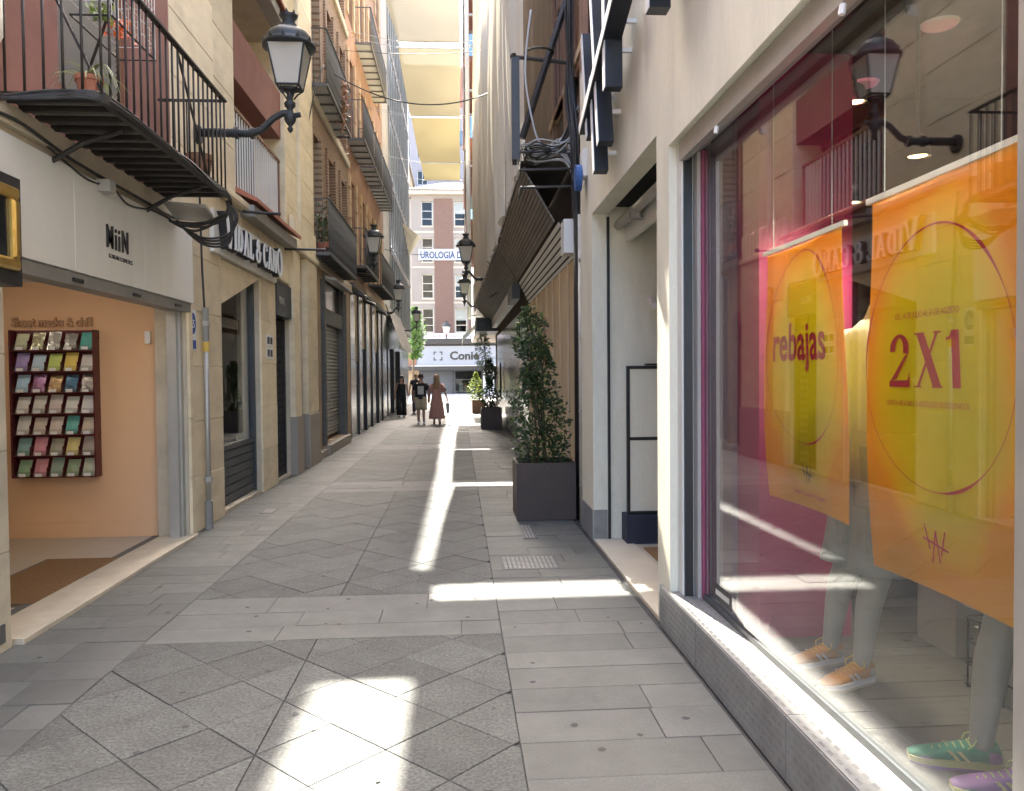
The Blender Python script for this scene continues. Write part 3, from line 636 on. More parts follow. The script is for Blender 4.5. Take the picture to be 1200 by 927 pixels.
CN = [['lime and white','pale yellow foil','silver foil','grey foil','teal'],['lilac topped','sky blue','lime green','orange','plain off-white'],['light blue','violet foil','copper foil','dark blue','brown-edged silver'],['plain white','cream white','blush white','white','bright white'],['white','beige','peach','dark teal','tan'],['green and white','pink and white','olive and white','yellow and white','brown and white'],['leafy green','rosy pink','grey-green','mossy green','pale green']]
ROWN = ['top','second','third','fourth','fifth','sixth','bottom']; COLN = ['first','second','third','fourth','last']
foil = {}
for r in range(7):
    zb = z1-(r+1)*rh
    MB(TRk).box(x0+.012,x1-.012,zb,zb+.010,.001,.105).build('shelf', MT['burgundy'], rk)
    MB(TRk).box(x0+.012,x1-.012,zb+.011,zb+.062,.100,.104).build('front_lip', MT['clear'], rk)
    for c in range(5):
        u = x0+.02+c*cw
        if c: MB(TRk).box(u-.004,u-.001,zb+.012,zb+.10,.002,.098).build('divider', MT['burgundy'], rk)
        MB(TRk).box(u+.045,u+.108,zb+.012,zb+.042,.105,.108).build('price_tag', MT['white'], rk)
        col = cols[r][c]; isf = (r,c) in ((0,1),(0,2),(0,3),(2,1),(2,2),(2,3),(2,4))
        key = col+(isf,)
        if key not in foil: foil[key] = M('sachet', col, tuple(min(1,a*.8+.1) for a in col), 30 if isf else 16, .22 if isf else .55, .75 if isf else 0, bump=.5 if isf else .1, bscale=26)
        b = MB(TRk); w_ = .118; h_ = .160+.01*((r*5+c)%3)
        n=5; rings = []
        for i in range(n+1):
            f = i/n; v = zb+.013+h_*f; t_ = .004+.011*math.sin(math.pi*min(1,f*1.05)); ww = .078-.050*f
            rings.append([(u+.014+.012*f,v,ww),(u+.014+.012*f+w_,v,ww),(u+.014+.012*f+w_,v,ww+.002),(u+.014+w_/2,v,ww+t_),(u+.014+.012*f,v,ww+.002)])
        b.loft(rings); 
        b.build('sheet_mask_sachet', foil[key], None, smooth=False, label='%s sachet in the %s row of the rack, %s from left' % (CN[r][c], ROWN[r], COLN[c]) if c < 4 else '%s sachet in the %s row of the rack, rightmost' % (CN[r][c], ROWN[r]), cat='sachet', group='sheet masks in the rack')
        if r in (1,4,5,6) and not isf:
            pass
# black box sign with gold frame
bs = thing('framed_sign', 'black box sign with gilt picture frame at the far left edge', 'sign', (-2.5,4.0,2.1))
TB = TL(-2.64)
MB(TB).box(2.6,4.56,2.12,2.72,0,.20).build('box', MT['black'], bs)
fo = [(2.68,4.50,2.20,2.655)]
for (a,c,d,e) in ((2.68,4.50,2.20,2.265),(2.68,4.50,2.59,2.655),(2.68,2.745,2.2652,2.5898),(4.435,4.50,2.2652,2.5898)):
    MB(TB).bbox(a,c,d,e,.20,.235,.015).build('gilt_frame', MT['gold'], bs)
MB(TB).box(2.745,4.435,2.265,2.59,.2005,.206).build('screen', M('black_glass',(.012,.014,.015),(.015,.017,.018),3,.12), bs)

# ------------------------------------------------------------------ iron balcony builder
def cable(pts, r, parent, sagn=0, name='cable', mat='cable'):
    """smooth tube through pts (Catmull-Rom)"""
    P = [Vector(p) for p in pts]; out = []
    for i in range(len(P)-1):
        p0,p1,p2,p3 = P[max(i-1,0)],P[i],P[i+1],P[min(i+2,len(P)-1)]
        for k in range(6):
            t = k/6; out.append(.5*((2*p1)+(p2-p0)*t+(2*p0-5*p1+4*p2-p3)*t*t+(3*p1-p0-3*p2+p3)*t**3))
    out.append(P[-1])
    return MB().tube([tuple(p) for p in out], r, 5).build(name, MT[mat], parent, smooth=True)
def balcony(label, xw, xo, y0, y1, zf, zr, mat, barr=.008, sp=.115, slab_t=.05, slabmat=None, joist=.18, near=True, far=True, group=None):
    t = thing('balcony', label, 'balcony', ((xw+xo)/2,(y0+y1)/2,zf), group)
    fr_ = MB().box(xo-.02,xo+.02,y0,y1,zf-.05,zf+.012).box(xw,xo-.02,y0,y0+.03,zf-.05,zf+.012).box(xw,xo-.02,y1-.03,y1,zf-.05,zf+.012).build('floor_frame', MT[mat], t)
    MB().box(xw,xo-.02,y0+.03,y1-.03,zf-.01,zf+.006).build('floor', slabmat or MT['iron'], t)
    jm = MB().box(-(xo-xw)/2+.01,(xo-xw)/2-.02,-.018,.018,-.035,.0).mesh('joist', MT[mat])
    n = int((y1-y0)/joist)
    for i in range(1,n): put('joist', jm, t, loc=((xw+xo)/2, y0+(y1-y0)*i/n, zf-.012))
    rl_ = MB().box(xo-.022,xo+.022,y0-.02,y1+.02,zr-.016,zr).box(xw,xo-.022,y0-.02,y0+.016,zr-.016,zr).box(xw,xo-.022,y1-.016,y1+.02,zr-.016,zr)
    rl_.build('top_rail', MT[mat], t)
    bm_ = MB().tube([(0,0,0),(0,0,zr-zf-.02)], barr, 6).mesh('baluster', MT[mat], True)
    n = int((y1-y0)/sp)
    for i in range(n+1): put('baluster', bm_, t, loc=(xo, y0+(y1-y0)*i/n, zf+.01))
    m = max(2,int((xo-xw)/sp))
    for i in range(m):
        x = xw+.03+(xo-xw-.03)*i/m
        if near: put('baluster', bm_, t, loc=(x, y0, zf+.01))
        if far: put('baluster', bm_, t, loc=(x, y1, zf+.01))
    return t
bal = balcony('near iron balcony with cables along its floor, above the white sign', -2.68, -2.10, 4.82, 7.28, 3.29, 4.12, 'iron', slabmat=M('balcony_tile',(.22,.20,.17),(.12,.11,.10),14,.8))
for y in (5.35,6.9):
    MB().tube([(-2.69,y,3.02),(-2.45,y,3.16),(-2.2,y,3.24)], .018, 6).build('bracket', MT['iron'], bal)
rc = random.Random(11)
for k in range(7):
    o = [rc.uniform(-.02,.03) for _ in range(8)]
    cable([(-2.66,4.76+o[0],3.24+o[1]),(-2.35,4.78,3.27+o[2]),(-2.10+o[3]*.5,4.84,3.27+o[4]),(-2.07+o[5]*.6,5.5,3.25+o[6]),(-2.06+o[1]*.6,6.2,3.255+o[2]),(-2.065+o[3]*.6,6.9,3.24+o[4]),(-2.07+o[0]*.5,7.3,3.22+o[5]),(-2.16,7.40+o[2],3.08+o[6]),(-2.42,7.42,2.98+o[1]*2),(-2.66,7.42+o[3],3.06)], .008+.004*(k%2), bal)
for k in range(4):
    cable([(-2.1,7.3,3.22),(-2.02-.02*k,7.36,3.08-.02*k),(-2.12,7.40,2.93-.03*k),(-2.35,7.42,2.90-.02*k),(-2.6,7.5,3.05),(-2.69,7.75,3.10)], .011, bal)
cable([(-2.66,5.3,3.12),(-2.64,5.8,3.03),(-2.64,6.2,3.07),(-2.64,6.5,3.0),(-2.64,7.0,3.06),(-2.66,7.5,3.08)], .008, bal)
cable([(-2.66,4.4,3.1),(-2.64,4.9,3.16),(-2.64,5.6,3.11),(-2.64,6.6,3.10),(-2.64,7.6,3.1)], .012, bal)
MB().box(-2.66,-2.56,5.98,6.08,2.99,3.08).build('junction_box', MT['concrete'], bal)
for k in range(6): cable([(-2.62,4.35,3.35),(-2.56-.02*k,4.45+.04*k,3.1-.05*k),(-2.60,4.36+.05*k,2.9),(-2.56,4.5,2.76+.02*k),(-2.62,4.3,2.72)], .008, bal)
ft = thing('flood_light', 'small rectangular floodlight under the far end of the near balcony', 'light', (-2.4,7.35,3.05))
MB().add([(-2.62,7.2,3.16),(-2.25,7.2,3.13),(-2.25,7.5,3.05),(-2.62,7.5,3.08),(-2.62,7.2,3.19),(-2.25,7.2,3.16),(-2.25,7.5,3.08),(-2.62,7.5,3.11)],[(0,1,2,3),(4,5,6,7),(0,1,5,4),(1,2,6,5),(2,3,7,6),(3,0,4,7)]).build('housing', MT['alu'], ft)
# inner diagonal stays of the balcony rail
for a,c in (((-2.12,4.9,3.3),(-2.64,4.95,4.4)),((-2.12,5.15,4.1),(-2.6,5.5,3.35)),((-2.13,6.2,4.1),(-2.11,6.8,3.32))): MB().tube([a,c], .010, 5).build('stay', MT['iron'], bal)
# plants on the balcony
def spider(name, label, c, r, h, n, L, seed, potmat='terracotta'):
    t = thing(name, label, 'plant', c); x,y,z = c
    MB().lathe([(r*.72,0),(r*.95,h*.78),(r*1.08,h*.78),(r*1.08,h),(r*.92,h),(r*.9,h*.85),(.0,h*.84)], c, 20).build('pot', MT[potmat], t, smooth=False)
    q = random.Random(seed)
    for i in range(n):
        a = q.uniform(0,6.28); l = L*q.uniform(.55,1.1); up = q.uniform(.3,1.0)*l; d = Vector((math.cos(a),math.sin(a),0)); s = Vector((-d.y,d.x,0))
        b = MB(); pts = []; m = 8
        for k in range(m+1):
            f = k/m; p = Vector((x,y,z+h*.85))+d*(l*.75*f)+Vector((0,0,up*f*1.5-up*1.9*f*f)); w = .009*(1-f**2)+.001
            pts.append((tuple(p-s*w),tuple(p+Vector((0,0,-.003))),tuple(p+s*w)))
        for k in range(m): b.quad(pts[k][0],pts[k][1],pts[k+1][1],pts[k+1][0]).quad(pts[k][1],pts[k][2],pts[k+1][2],pts[k+1][1])
        b.build('leaf', MT['spider'], t, fix=False)
    return t
spider('spider_plant', 'spider plant in a terracotta pot on the near balcony floor', (-2.22,4.93,3.30), .075, .13, 22, .34, 4)
spider('balcony_plant', 'small plant in a dark round pot at the far corner of the near balcony', (-2.24,7.0,3.30), .11, .24, 12, .22, 9, 'wood_br')
wb = thing('wire_basket', 'wire basket with small plants hung inside the near balcony rail', 'basket', (-2.2,5.4,3.85))
for z in (3.86,3.95,4.04,4.13,4.22,4.31): MB().tube([(-2.13,5.05,z),(-2.13,5.75,z),(-2.38,5.75,z),(-2.38,5.05,z),(-2.13,5.05,z)], .003 if z > 3.9 else .007, 5).build('wire', MT['white'] if z > 3.9 else MT['iron'], wb)
for i in range(15): MB().tube([(-2.13,5.05+i*.05,3.86),(-2.13,5.05+i*.05,4.31)], .0025, 4).build('wire', MT['white'], wb)
for i,(yy,cm,nm) in enumerate(((5.2,MT['leaf_y'],'yellow green'),(5.45,plain((.75,.18,.05)),'orange'))):
    b = MB(); q = random.Random(i)
    for k in range(60):
        c = Vector((-2.25+q.gauss(0,.04),yy+q.gauss(0,.05),3.95+q.gauss(0,.035))); a = Vector((q.gauss(0,1),q.gauss(0,1),q.gauss(0,1))).normalized()*.03; e = a.orthogonal().normalized()*.014
        b.quad(tuple(c-a),tuple(c+e),tuple(c+a),tuple(c-e))
    b.build('basket_plant', cm, None, fix=False, label='%s little plant in the wire basket' % nm, cat='plant')

# ================================================================== stone shop house
T2b = TL(-2.75)
b2 = thing('travertine_building', 'cream travertine house with slanted shop window next to the peach shop', 'building', (-2.9,11.5,0))
wall(T2b,8.05,14.95,0,3.70,[(9.20,10.98,.04,2.97),(11.87,12.88,.04,3.06),(13.40,13.93,.0,3.15)],.30).build('ground_floor_wall', MT['travertine_dk'], b2)
MB(T2b).prism([(9.20,2.46),(10.98,2.97),(9.20,2.975)],-.25,.031).build('stone_panel', MT['travertine'], b2)
def panels(T, cols, z0, z1, rh, mat, parent, w=.03, off=0):
    for (a,c) in cols:
        z = z0
        while z < z1-.02:
            h = min(rh, z1-z); h = z1-z if z1-z-h < .15 else h
            MB(T).bbox(a+.002,c-.002,z+.002,z+h-.002,.001,w+random.uniform(-.002,.002)).build('stone_panel', MT[mat], parent); z += h
panels(T2b,[(8.06,8.52),(8.52,9.19)],0.0,3.68,.575,'travertine',b2)
panels(T2b,[(10.99,11.42),(11.42,11.86)],0.0,2.98,.60,'travertine',b2)
panels(T2b,[(9.20,10.1),(10.1,10.98)],2.982,3.68,.7,'travertine',b2)
panels(T2b,[(10.99,11.86)],2.985,3.68,.7,'travertine',b2)
panels(T2b,[(12.89,13.39)],.95,3.68,.95,'travertine',b2,.09); panels(T2b,[(13.94,14.93)],.95,3.68,.95,'travertine',b2,.10)
panels(T2b,[(12.87,13.41)],0,.945,.95,'beigestone',b2,.12); panels(T2b,[(13.92,14.95)],0,.945,.95,'beigestone',b2,.13)
# ribbed panel above the doors
for i in range(26): MB(T2b).bbox(11.90+i*.116,11.90+i*.116+.100,3.09,3.66,.0,.045,.02).build('rib', MT['travertine'], b2) if i < 9 or i > 24 else None
for i in range(11): MB(T2b).bbox(12.95+i*.18,12.95+i*.18+.15,3.69,4.25,.02,.10,.02).build('rib', MT['travertine'], b2)
# slanted display window
dg = MB(T2b).box(9.22,10.96,.05,.72,-.14,-.10)
for i in range(6): dg.box(9.22,10.96,.07+i*.108,.165+i*.108,-.0999,-.085)
dg.build('base_panel', MT['darkgrey'], b2)
fw_ = MB(T2b).box(9.20,9.25,.721,2.50,-.14,-.06).box(10.92,10.98,.05,2.96,-.14,-.06).box(9.25,10.92,.721,.77,-.14,-.07).build('display_window', MT['darkgrey'], b2)
MB(T2b).box(9.25,10.92,.771,2.95,-.112,-.104).build('pane', MT['glass_s'], fw_)
MB().box(-4.4,-3.1,9.1,11.1,.3,.72).build('display_plinth', MT['dim'], b2); MB().box(-4.5,-4.4,9,11.2,0,3).build('display_back', MT['dim'], b2)
for i,(yy,zz,hh) in enumerate(((9.5,.72,.5),(9.9,.72,.9),(10.4,.72,.6))):
    tb = thing('display_stand', '%s pale stand in the slanted shop window' % ['low','tall','middle-sized'][i], 'stand', (-3.5,yy,zz)); MB().lathe([(.12,0),(.02,.03),(.02,hh-.04),(.09,hh),(.09,hh+.18),(.03,hh+.22)], (-3.5,yy,zz), 12).build('body', MT['white'], tb, smooth=True)
# lattice door and transom
MB(T2b).box(11.88,12.87,2.54,3.05,-.08,.05).build('transom_box', MT['darkgrey'], b2)
text_mesh('VIDAL', .16, .01, T2b, 12.0, 2.72, .05, 'lettering', MT['alu'], b2, sx=.8)
dl = MB(T2b).box(11.88,11.94,.04,2.53,-.14,-.06).box(12.81,12.87,.04,2.53,-.14,-.06).box(11.94,12.81,.04,.12,-.14,-.07).build('lattice_door', MT['iron'], b2)
b = MB(T2b)
for i in range(8): b.box(11.96+i*.107,11.985+i*.107,.12,2.53,-.11,-.09)
for i in range(20):
    for j in range(8):
        u = 11.95+j*.107; v = .14+i*.12
        b.add([(u,v,-.088),(u+.015,v,-.088),(u+.107,v+.12,-.088),(u+.092,v+.12,-.088),(u,v,-.098),(u+.015,v,-.098),(u+.107,v+.12,-.098),(u+.092,v+.12,-.098)],[(0,1,2,3),(4,5,6,7),(0,1,5,4),(2,3,7,6),(1,2,6,5),(3,0,4,7)])
b.build('lattice', MT['iron'], dl)
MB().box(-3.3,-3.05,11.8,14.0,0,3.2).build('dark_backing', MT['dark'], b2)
# downpipe, plates
pp = MB().tube([(-2.66,8.42,.0),(-2.66,8.42,2.32)], .028, 10).build('downpipe', MT['alu'], b2, smooth=True)
for z,c in ((.5,'alu'),(2.15,'alu')): MB().lathe([(.045,0),(.045,.05)], (-2.66,8.42,z), 10).build('clamp', MT[c], pp)
MB().lathe([(.034,0),(.034,.10)], (-2.66,8.42,1.88), 10).build('band', plain((.7,.45,.08)), pp); MB().lathe([(.036,0),(.036,.34)], (-2.66,8.42,2.0), 10).build('sleeve', MT['shutter'], pp); MB().lathe([(.042,0),(.042,.30)], (-2.66,8.42,.0), 10).build('foot', MT['shutter'], pp)
cable([(-2.67,8.42,2.33),(-2.68,8.40,2.8),(-2.68,8.38,3.3),(-2.66,8.3,3.6)], .012, b2)
bp = MB(T2b).bbox(8.06,8.27,1.88,2.30,.032,.042).build('notice_plate', MT['white'], None, label='blue and white notice plate on the wall beside the peach shop', cat='sign')
MB(T2b).prism(arc(8.165,2.16,.085,.11,0,360,24)[:-1],.0425,.047).build('blue_disc', plain((.03,.08,.30)), bp); text_mesh('a5', .12, .003, T2b, 8.10, 2.115, .047, 'lettering', MT['white'], bp); MB(T2b).box(8.08,8.25,1.90,1.99,.0425,.045).build('blue_band', plain((.04,.10,.32)), bp)
for j,(z,nm) in enumerate(((2.05,'upper'),(1.87,'lower'))):
    np_ = MB(T2b).bbox(11.24,11.60,z,z+.16,.034,.042,.003).build('notice_sticker', MT['white'], None, label='small black and white notice on the pillar, %s of two' % nm, cat='sign')
    for i in range(2): MB(T2b).box(11.27+i*.17,11.40+i*.17,z+.03,z+.13,.0421,.0432).build('pictogram', MT['ink'], np_)
# VIDAL & CANO sign
vs = thing('shop_sign', 'cream sign board with dark raised serif name above the slanted window', 'sign', (-2.7,10.2,3.0))
MB(T2b).bbox(8.78,11.72,2.995,3.47,.035,.085).build('board', MT['white_panel'], vs)
wd = glyphs('VIDAL & CANO', T2b, 8.90, 3.08, .31, .175, .19, 'letter', MT['white'], vs, sx=.97, big=(0,11))
glyphs('VIDAL & CANO', T2b, 8.895, 3.077, .315, .086, .174, 'letter_side', MT['black'], vs, sx=.955, big=(0,11))
# upper storeys: pilasters and recessed loggias
MB(T2b).bbox(8.05,14.95,3.70,3.80,0,.14,.02).build('cornice', MT['travertine'], b2)
MB().box(-9,-3.45,7.62,14.95,3.75,9.6).build('rear_wall', MT['cream_plaster'], b2)
MB().box(-9,-4.5,8.2,14.95,0,3.75).build('rear_wall', MT['cream_plaster'], b2)
def stonecol(a, c, w, z0=3.8, z1=9.6, d=-.75):
    z = z0
    while z < z1:
        h = .62 if z < 9 else 2
        MB(T2b).bbox(a+.002,c-.002,z+.002,z+h-.002,d,w,.006).build('stone_panel', MT['travertine'], b2); z += h
stonecol(7.64,8.98,.05,3.27); stonecol(9.02,9.96,.0); stonecol(12.80,13.70,.0); stonecol(13.72,14.93,.06)
for L0 in (3.8,7.0):
    MB(T2b).bbox(9.97,12.79,L0-.05,L0+.10,-.7,.0).build('loggia_floor', MT['travertine_dk'], b2)
    MB(T2b).bbox(9.97,12.79,L0+1.62,L0+2.35,-.7,-.06).build('red_soffit', MT['redwall'], b2)
    for i in range(14): MB(T2b).bbox(10.0+i*.10,10.09+i*.10,L0+1.2,L0+1.61,-.45,-.42,.006).build('slat', MT['wood_br'], b2)
    gw = window(T2b,10.0,12.76,L0+.11,L0+1.6,-.50,b2,MT['wood_br'],3,(),.06)
    b = MB(T2b).grid(lambda i,j: (10.05+2.6*i, L0+.14+1.44*j, -.56+.02*math.sin(i*90)), 90, 2); b.build('curtain', cloth('curtain',(.52,.50,.42),(.45,.43,.36),.3), gw, smooth=True)
    for i in range(20): MB(T2b).box(10.02+i*.12,10.035+i*.12,L0+.2,L0+1.15,-.03,-.015).build('baluster', MT['white_panel'], b2)
    MB(T2b).box(9.98,12.45,L0+1.15,L0+1.19,-.05,.0).box(12.41,12.45,L0+.2,L0+1.149,-.04,-.01).build('railing', MT['wood_br'], b2)
    MB(T2b).add([(10.0,L0+.20,-.02),(12.7,L0+.20,-.02),(12.7,L0+.05,.26),(10.0,L0+.05,.26),(10.0,L0+.13,-.02),(12.7,L0+.13,-.02),(12.7,L0-.0,.26),(10.0,L0-.0,.26)],[(0,1,2,3),(4,5,6,7),(3,2,6,7),(0,3,7,4),(1,2,6,5)]).build('tiled_sill', MT['terracotta'], b2)
    MB(T2b).box(10.05,12.65,L0-.17,L0-.02,.0,.20).build('sill_box', MT['shutter'], b2)
ar = thing('sign_arm', 'thin black bracket arm sticking out above the lattice door', 'bracket', (-2.7,12.5,3.62))
MB().tube([(-2.72,12.5,3.62),(-2.05,12.6,3.62)], .018, 8).build('arm', MT['black'], ar); MB().tube([(-2.06,12.6,3.60),(-2.06,12.6,3.66)], .035, 8).build('cap', MT['black'], ar)
MB().tube([(-2.65,9.9,3.66),(-2.2,9.95,3.64)], .02, 6).build('cable_spur', MT['iron'], None, label='short black spike holding cables beside the loggia sill', cat='bracket')
# ================================================================== brick house with shutter
T3 = TL(-2.80)
b3 = thing('brick_building', 'old brown brick house with iron balconies and a roller shutter', 'building', (-3,17.6,0))
ops = [(15.10,15.95,.12,3.0),(16.30,19.05,.22,3.72)]
wall(T3,14.95,20.4,0,3.9,ops,.3).build('ground_floor_wall', MT['ochre'], b3)
up = []
for z in (4.05,7.3,10.6):
    for (a,c) in ((15.35,16.25),(17.15,18.05),(18.95,19.85)): up.append((a,c,z,z+2.35))
wall(T3,14.95,20.4,3.9,15.1,up,.32).build('upper_wall', MT['brick_l'], b3)
MB().box(-9,-3.35,14.96,20.4,0,15.05).build('rear_wall', MT['ochre'], b3)
MB(T3).bbox(14.95,20.4,15.1,15.4,-.5,.05,.02).build('cornice', MT['ochre'], b3);
for v in (3.9,7.05,10.35): MB(T3).bbox(14.96,20.39,v-.10,v+.08,0,.07,.02).build('string_course', MT['travertine_dk'], b3)
for o in up:
    f = window(T3,*o,-.25,b3,MT['wood_br'],2,(.35,.7),.07)
    MB(T3).bbox(o[0]-.16,o[0]-.002,o[2],o[3]+.1,.001,.05).build('brick_jamb', MT['brick_l'], f); MB(T3).bbox(o[1]+.002,o[1]+.16,o[2],o[3]+.1,.001,.05).build('brick_jamb', MT['brick_l'], f)
# arched door
da = MB(T3).box(15.12,15.93,.14,2.2,-.22,-.15)
for u in (15.17,15.56):
    for v in (.25,.95,1.6): da.bbox(u,u+.32,v,v+.55,-.15,-.12,.02)
da.build('door', MT['wood_br'], b3)
MB(T3).prism([(15.12,2.21),(15.93,2.21)]+arc(15.525,2.4,.405,.45,0,180,14),-.24,-.18).build('fanlight', MT['glass_w'], b3)
b = MB(T3)
for i in range(1,9):
    a = R(180*i/9); b.box(15.515,15.535,2.2,2.21,-.17,-.15); b.add([(15.525-.01,2.22,-.165),(15.525+.01,2.22,-.165),(15.525+.40*math.cos(a)+.01,2.40+.43*math.sin(a),-.165),(15.525+.40*math.cos(a)-.01,2.40+.43*math.sin(a),-.165)],[(0,1,2,3)])
b.build('fan_grille', MT['iron'], b3)
MB(T3).prism([(15.10,3.0),(15.10,2.4)]+[(x,y) for x,y in arc(15.525,2.4,.425,.47,180,0,14)]+[(15.95,2.4),(15.95,3.0)],-.29,.001).build('arch_spandrel', MT['ochre'], b3)
MB(T3).bbox(14.97,16.1,-.01,.13,-.25,.12).build('doorstep', MT['beigestone'], b3)
# shutter
sf = MB(T3).box(16.30,16.42,.22,3.72,-.2,.06).box(18.93,19.05,.22,3.72,-.2,.06).box(16.42,18.93,2.72,3.05,-.2,.03).build('shutter_frame', MT['iron_g'], b3)
b = MB(T3)
for i in range(30):
    v = .30+i*.081; b.add([(16.42,v,-.10),(18.93,v,-.10),(18.93,v+.04,-.07),(16.42,v+.04,-.07),(18.93,v+.078,-.10),(16.42,v+.078,-.10)],[(0,1,2,3),(3,2,4,5)])
b.build('roller_shutter', MT['shutter'], sf)
gf = MB(T3)
q = random.Random(4); p = (17.3,1.9)
for i in range(16):
    n_ = (p[0]+q.uniform(-.25,.28), p[1]+q.uniform(-.28,.22)); 
    if .9 < n_[1] < 2.3 and 16.7 < n_[0] < 18.6:
        dx,dy = n_[0]-p[0], n_[1]-p[1]; l = math.hypot(dx,dy)+1e-6; ox,oy = -dy/l*.018, dx/l*.018
        gf.quad((p[0]+ox,p[1]+oy,-.066),(n_[0]+ox,n_[1]+oy,-.066),(n_[0]-ox,n_[1]-oy,-.066),(p[0]-ox,p[1]-oy,-.066)); p = n_
gf.build('graffiti', MT['louver'], sf)
MB(T3).box(16.43,18.92,3.06,3.70,-.12,-.06).build('sign_glass', M('brown_glass',(.07,.035,.03),(.09,.045,.035),2,.15), sf)
MB(T3).add([(16.40,3.66,.0),(18.95,3.66,.0),(18.95,3.60,.28),(16.40,3.60,.28),(16.40,3.72,.0),(18.95,3.72,.0),(18.95,3.65,.28),(16.40,3.65,.28)],[(0,1,2,3),(4,5,6,7),(3,2,6,7),(0,3,7,4),(1,2,6,5)]).build('awning_box', MT['alu'], sf)
MB(T3).bbox(16.15,19.25,-.01,.20,-.2,.16).build('doorstep', MT['beigestone'], b3)
for u in (16.12,19.12): MB(T3).bbox(u,u+.16,.2,3.6,.0,.08).build('pier', MT['iron_g'], b3)
# balconies
balcony('dark-floored long balcony over the roller shutter on the brick house', -2.8, -2.42, 15.0, 18.9, 3.96, 4.98, 'iron_g', barr=.010, sp=.11, slabmat=MT['shutter'], joist=.32, group='balconies of the brick house')
balcony('first-floor-above balcony of the brick house with trailing plants, top left of the lane', -2.8, -2.42, 14.96, 18.2, 7.12, 8.15, 'iron_g', barr=.010, sp=.11, slabmat=MT['louver'], joist=.5, group='balconies of the brick house')
# scroll infill of the balcony fronts
for zf,y0,y1 in ((3.98,15.0,18.9),(7.14,14.96,18.2)):
    tgt = [o for o in bpy.data.objects if o.name.startswith('balcony') and o.parent is None and abs(o.location.z-(zf-.02)) < .01][0]
    b = MB()
    y = y0+.055; k = 0
    while y < y1:
        for z in (.18,.42,.66,.88):
            b.tube([(-2.42,y+.04*math.cos(t),zf+z+.09*math.sin(t)) for t in [i*.785 for i in range(9)]], .005, 4, False)
        y += .11
    b.build('scrollwork', MT['iron_g'], tgt, fix=False)
b = MB(); q = random.Random(8)
for k in range(260):
    c = Vector((-2.38+q.gauss(0,.05),16.9+q.gauss(0,.10),7.9-abs(q.gauss(0,.55)))); a = Vector((q.gauss(0,1),q.gauss(0,1),q.gauss(0,1))).normalized()*.05; e = a.orthogonal().normalized()*.025
    b.quad(tuple(c-a),tuple(c+e),tuple(c+a),tuple(c-e))
b.build('trailing_plant', MT['wood_br'], None, fix=False, label='dry trailing plant hanging from the upper brick house balcony', cat='plant')
pb = thing('balcony_shrub', 'reddish shrub in a pot on the balcony over the roller shutter', 'plant', (-2.6,15.4,3.98))
MB().lathe([(.10,0),(.14,.22),(.12,.2)], (-2.6,15.4,3.98), 12).build('pot', MT['terracotta'], pb)
b = MB()
for k in range(220):
    c = Vector((-2.6+q.gauss(0,.07),15.4+q.gauss(0,.14),4.5+q.gauss(0,.22))); a = Vector((q.gauss(0,1),q.gauss(0,1),q.gauss(0,1))).normalized()*.04; e = a.orthogonal().normalized()*.02
    b.quad(tuple(c-a),tuple(c+e),tuple(c+a),tuple(c-e))
b.build('foliage', MT['leaf'], pb, fix=False)

# ================================================================== orange house over dark marble shopfront
T4 = TL(-2.85)
b4 = thing('orange_building', 'orange stucco house above a dark marble shopfront', 'building', (-3,25,0))
mo = [(22.9,23.5,0,3.3),(26.1,26.8,0,3.3)]
wall(T4,20.4,30.4,0,4.1,mo,.25).build('ground_floor_wall', MT['darkgrey'], b4)
uo = []
for z in (4.6,7.9,11.2,14.4):
    for a in (21.1,23.5,25.9,28.3): uo.append((a,a+1.0,z,z+2.3))
wall(T4,20.4,30.4,4.1,18.7,uo,.3).build('upper_wall', MT['orange'], b4)
MB().box(-9,-3.3,20.41,30.4,0,18.7).build('rear_wall', MT['orange'], b4);
MB(T4).bbox(20.4,30.4,18.7,18.95,-.4,.03).build('cornice', MT['ochre'], b4); MB(T4).bbox(20.4,30.4,4.05,4.25,0,.10).build('cornice', MT['ochre'], b4)
for o in uo:
    f = window(T4,*o,-.22,b4,MT['wood_br'],2,(.68,),.07)
    for i in range(6):
        v = o[2]+i*.40
        for a,c in ((o[0]-.26-.06*(i%2),o[0]-.003),(o[1]+.003,o[1]+.26+.06*(i%2))): MB(T4).bbox(a,c,v,v+.37,.001,.05).build('quoin', MT['ochre'], f)
# marble panels between black posts and peach timber panels
u = 20.42
pat = [('marble',.9),('boards2',.5),('post',.14),('marble',.95),('gap',.6),('post',.14),('marble',1.0),('boards2',.5),('post',.14),('marble',1.1),('gap',.7),('post',.14),('marble',1.3),('post',.14),('marble',1.8)]
for kind,w_ in pat:
    a,c = u,u+w_
    if kind == 'marble':
        for z0,z1 in ((.0,.08),(.08,1.35),(1.35,2.05),(2.05,3.95)): MB(T4).bbox(a+.003,c-.003,z0+.003,z1-.003,.002,.06).build('marble_panel', MT['marble'], b4)
    elif kind == 'post': MB(T4).box(a,c,0,4.0,.003,.10).build('post', MT['black'], b4)
    elif kind == 'boards2':
        for z0,z1,mm in ((.0,.08,'marble'),(.08,1.35,'marble'),(1.35,2.0,'marble'),(2.0,3.95,'boards')): MB(T4).bbox(a+.003,c-.003,z0+.003,z1-.003,.002,.05).build('panel', MT[mm], b4)
    else: MB(T4).box(a+.02,c-.02,.02,2.4,-.2,-.15).build('door', MT['wood_br'], b4); MB(T4).box(a,c,2.42,3.95,.002,.045).build('panel', MT['boards'], b4)
    u = c
MB(T4).box(20.42,30.38,3.955,4.04,.003,.16).build('shopfront_hood', MT['iron_g'], b4)
for y in (21.0,23.3,27.0): 
    MB().tube([(-2.8,y,3.85),(-2.45,y,3.72)], .05, 8).build('spot_lamp', MT['black'], b4)
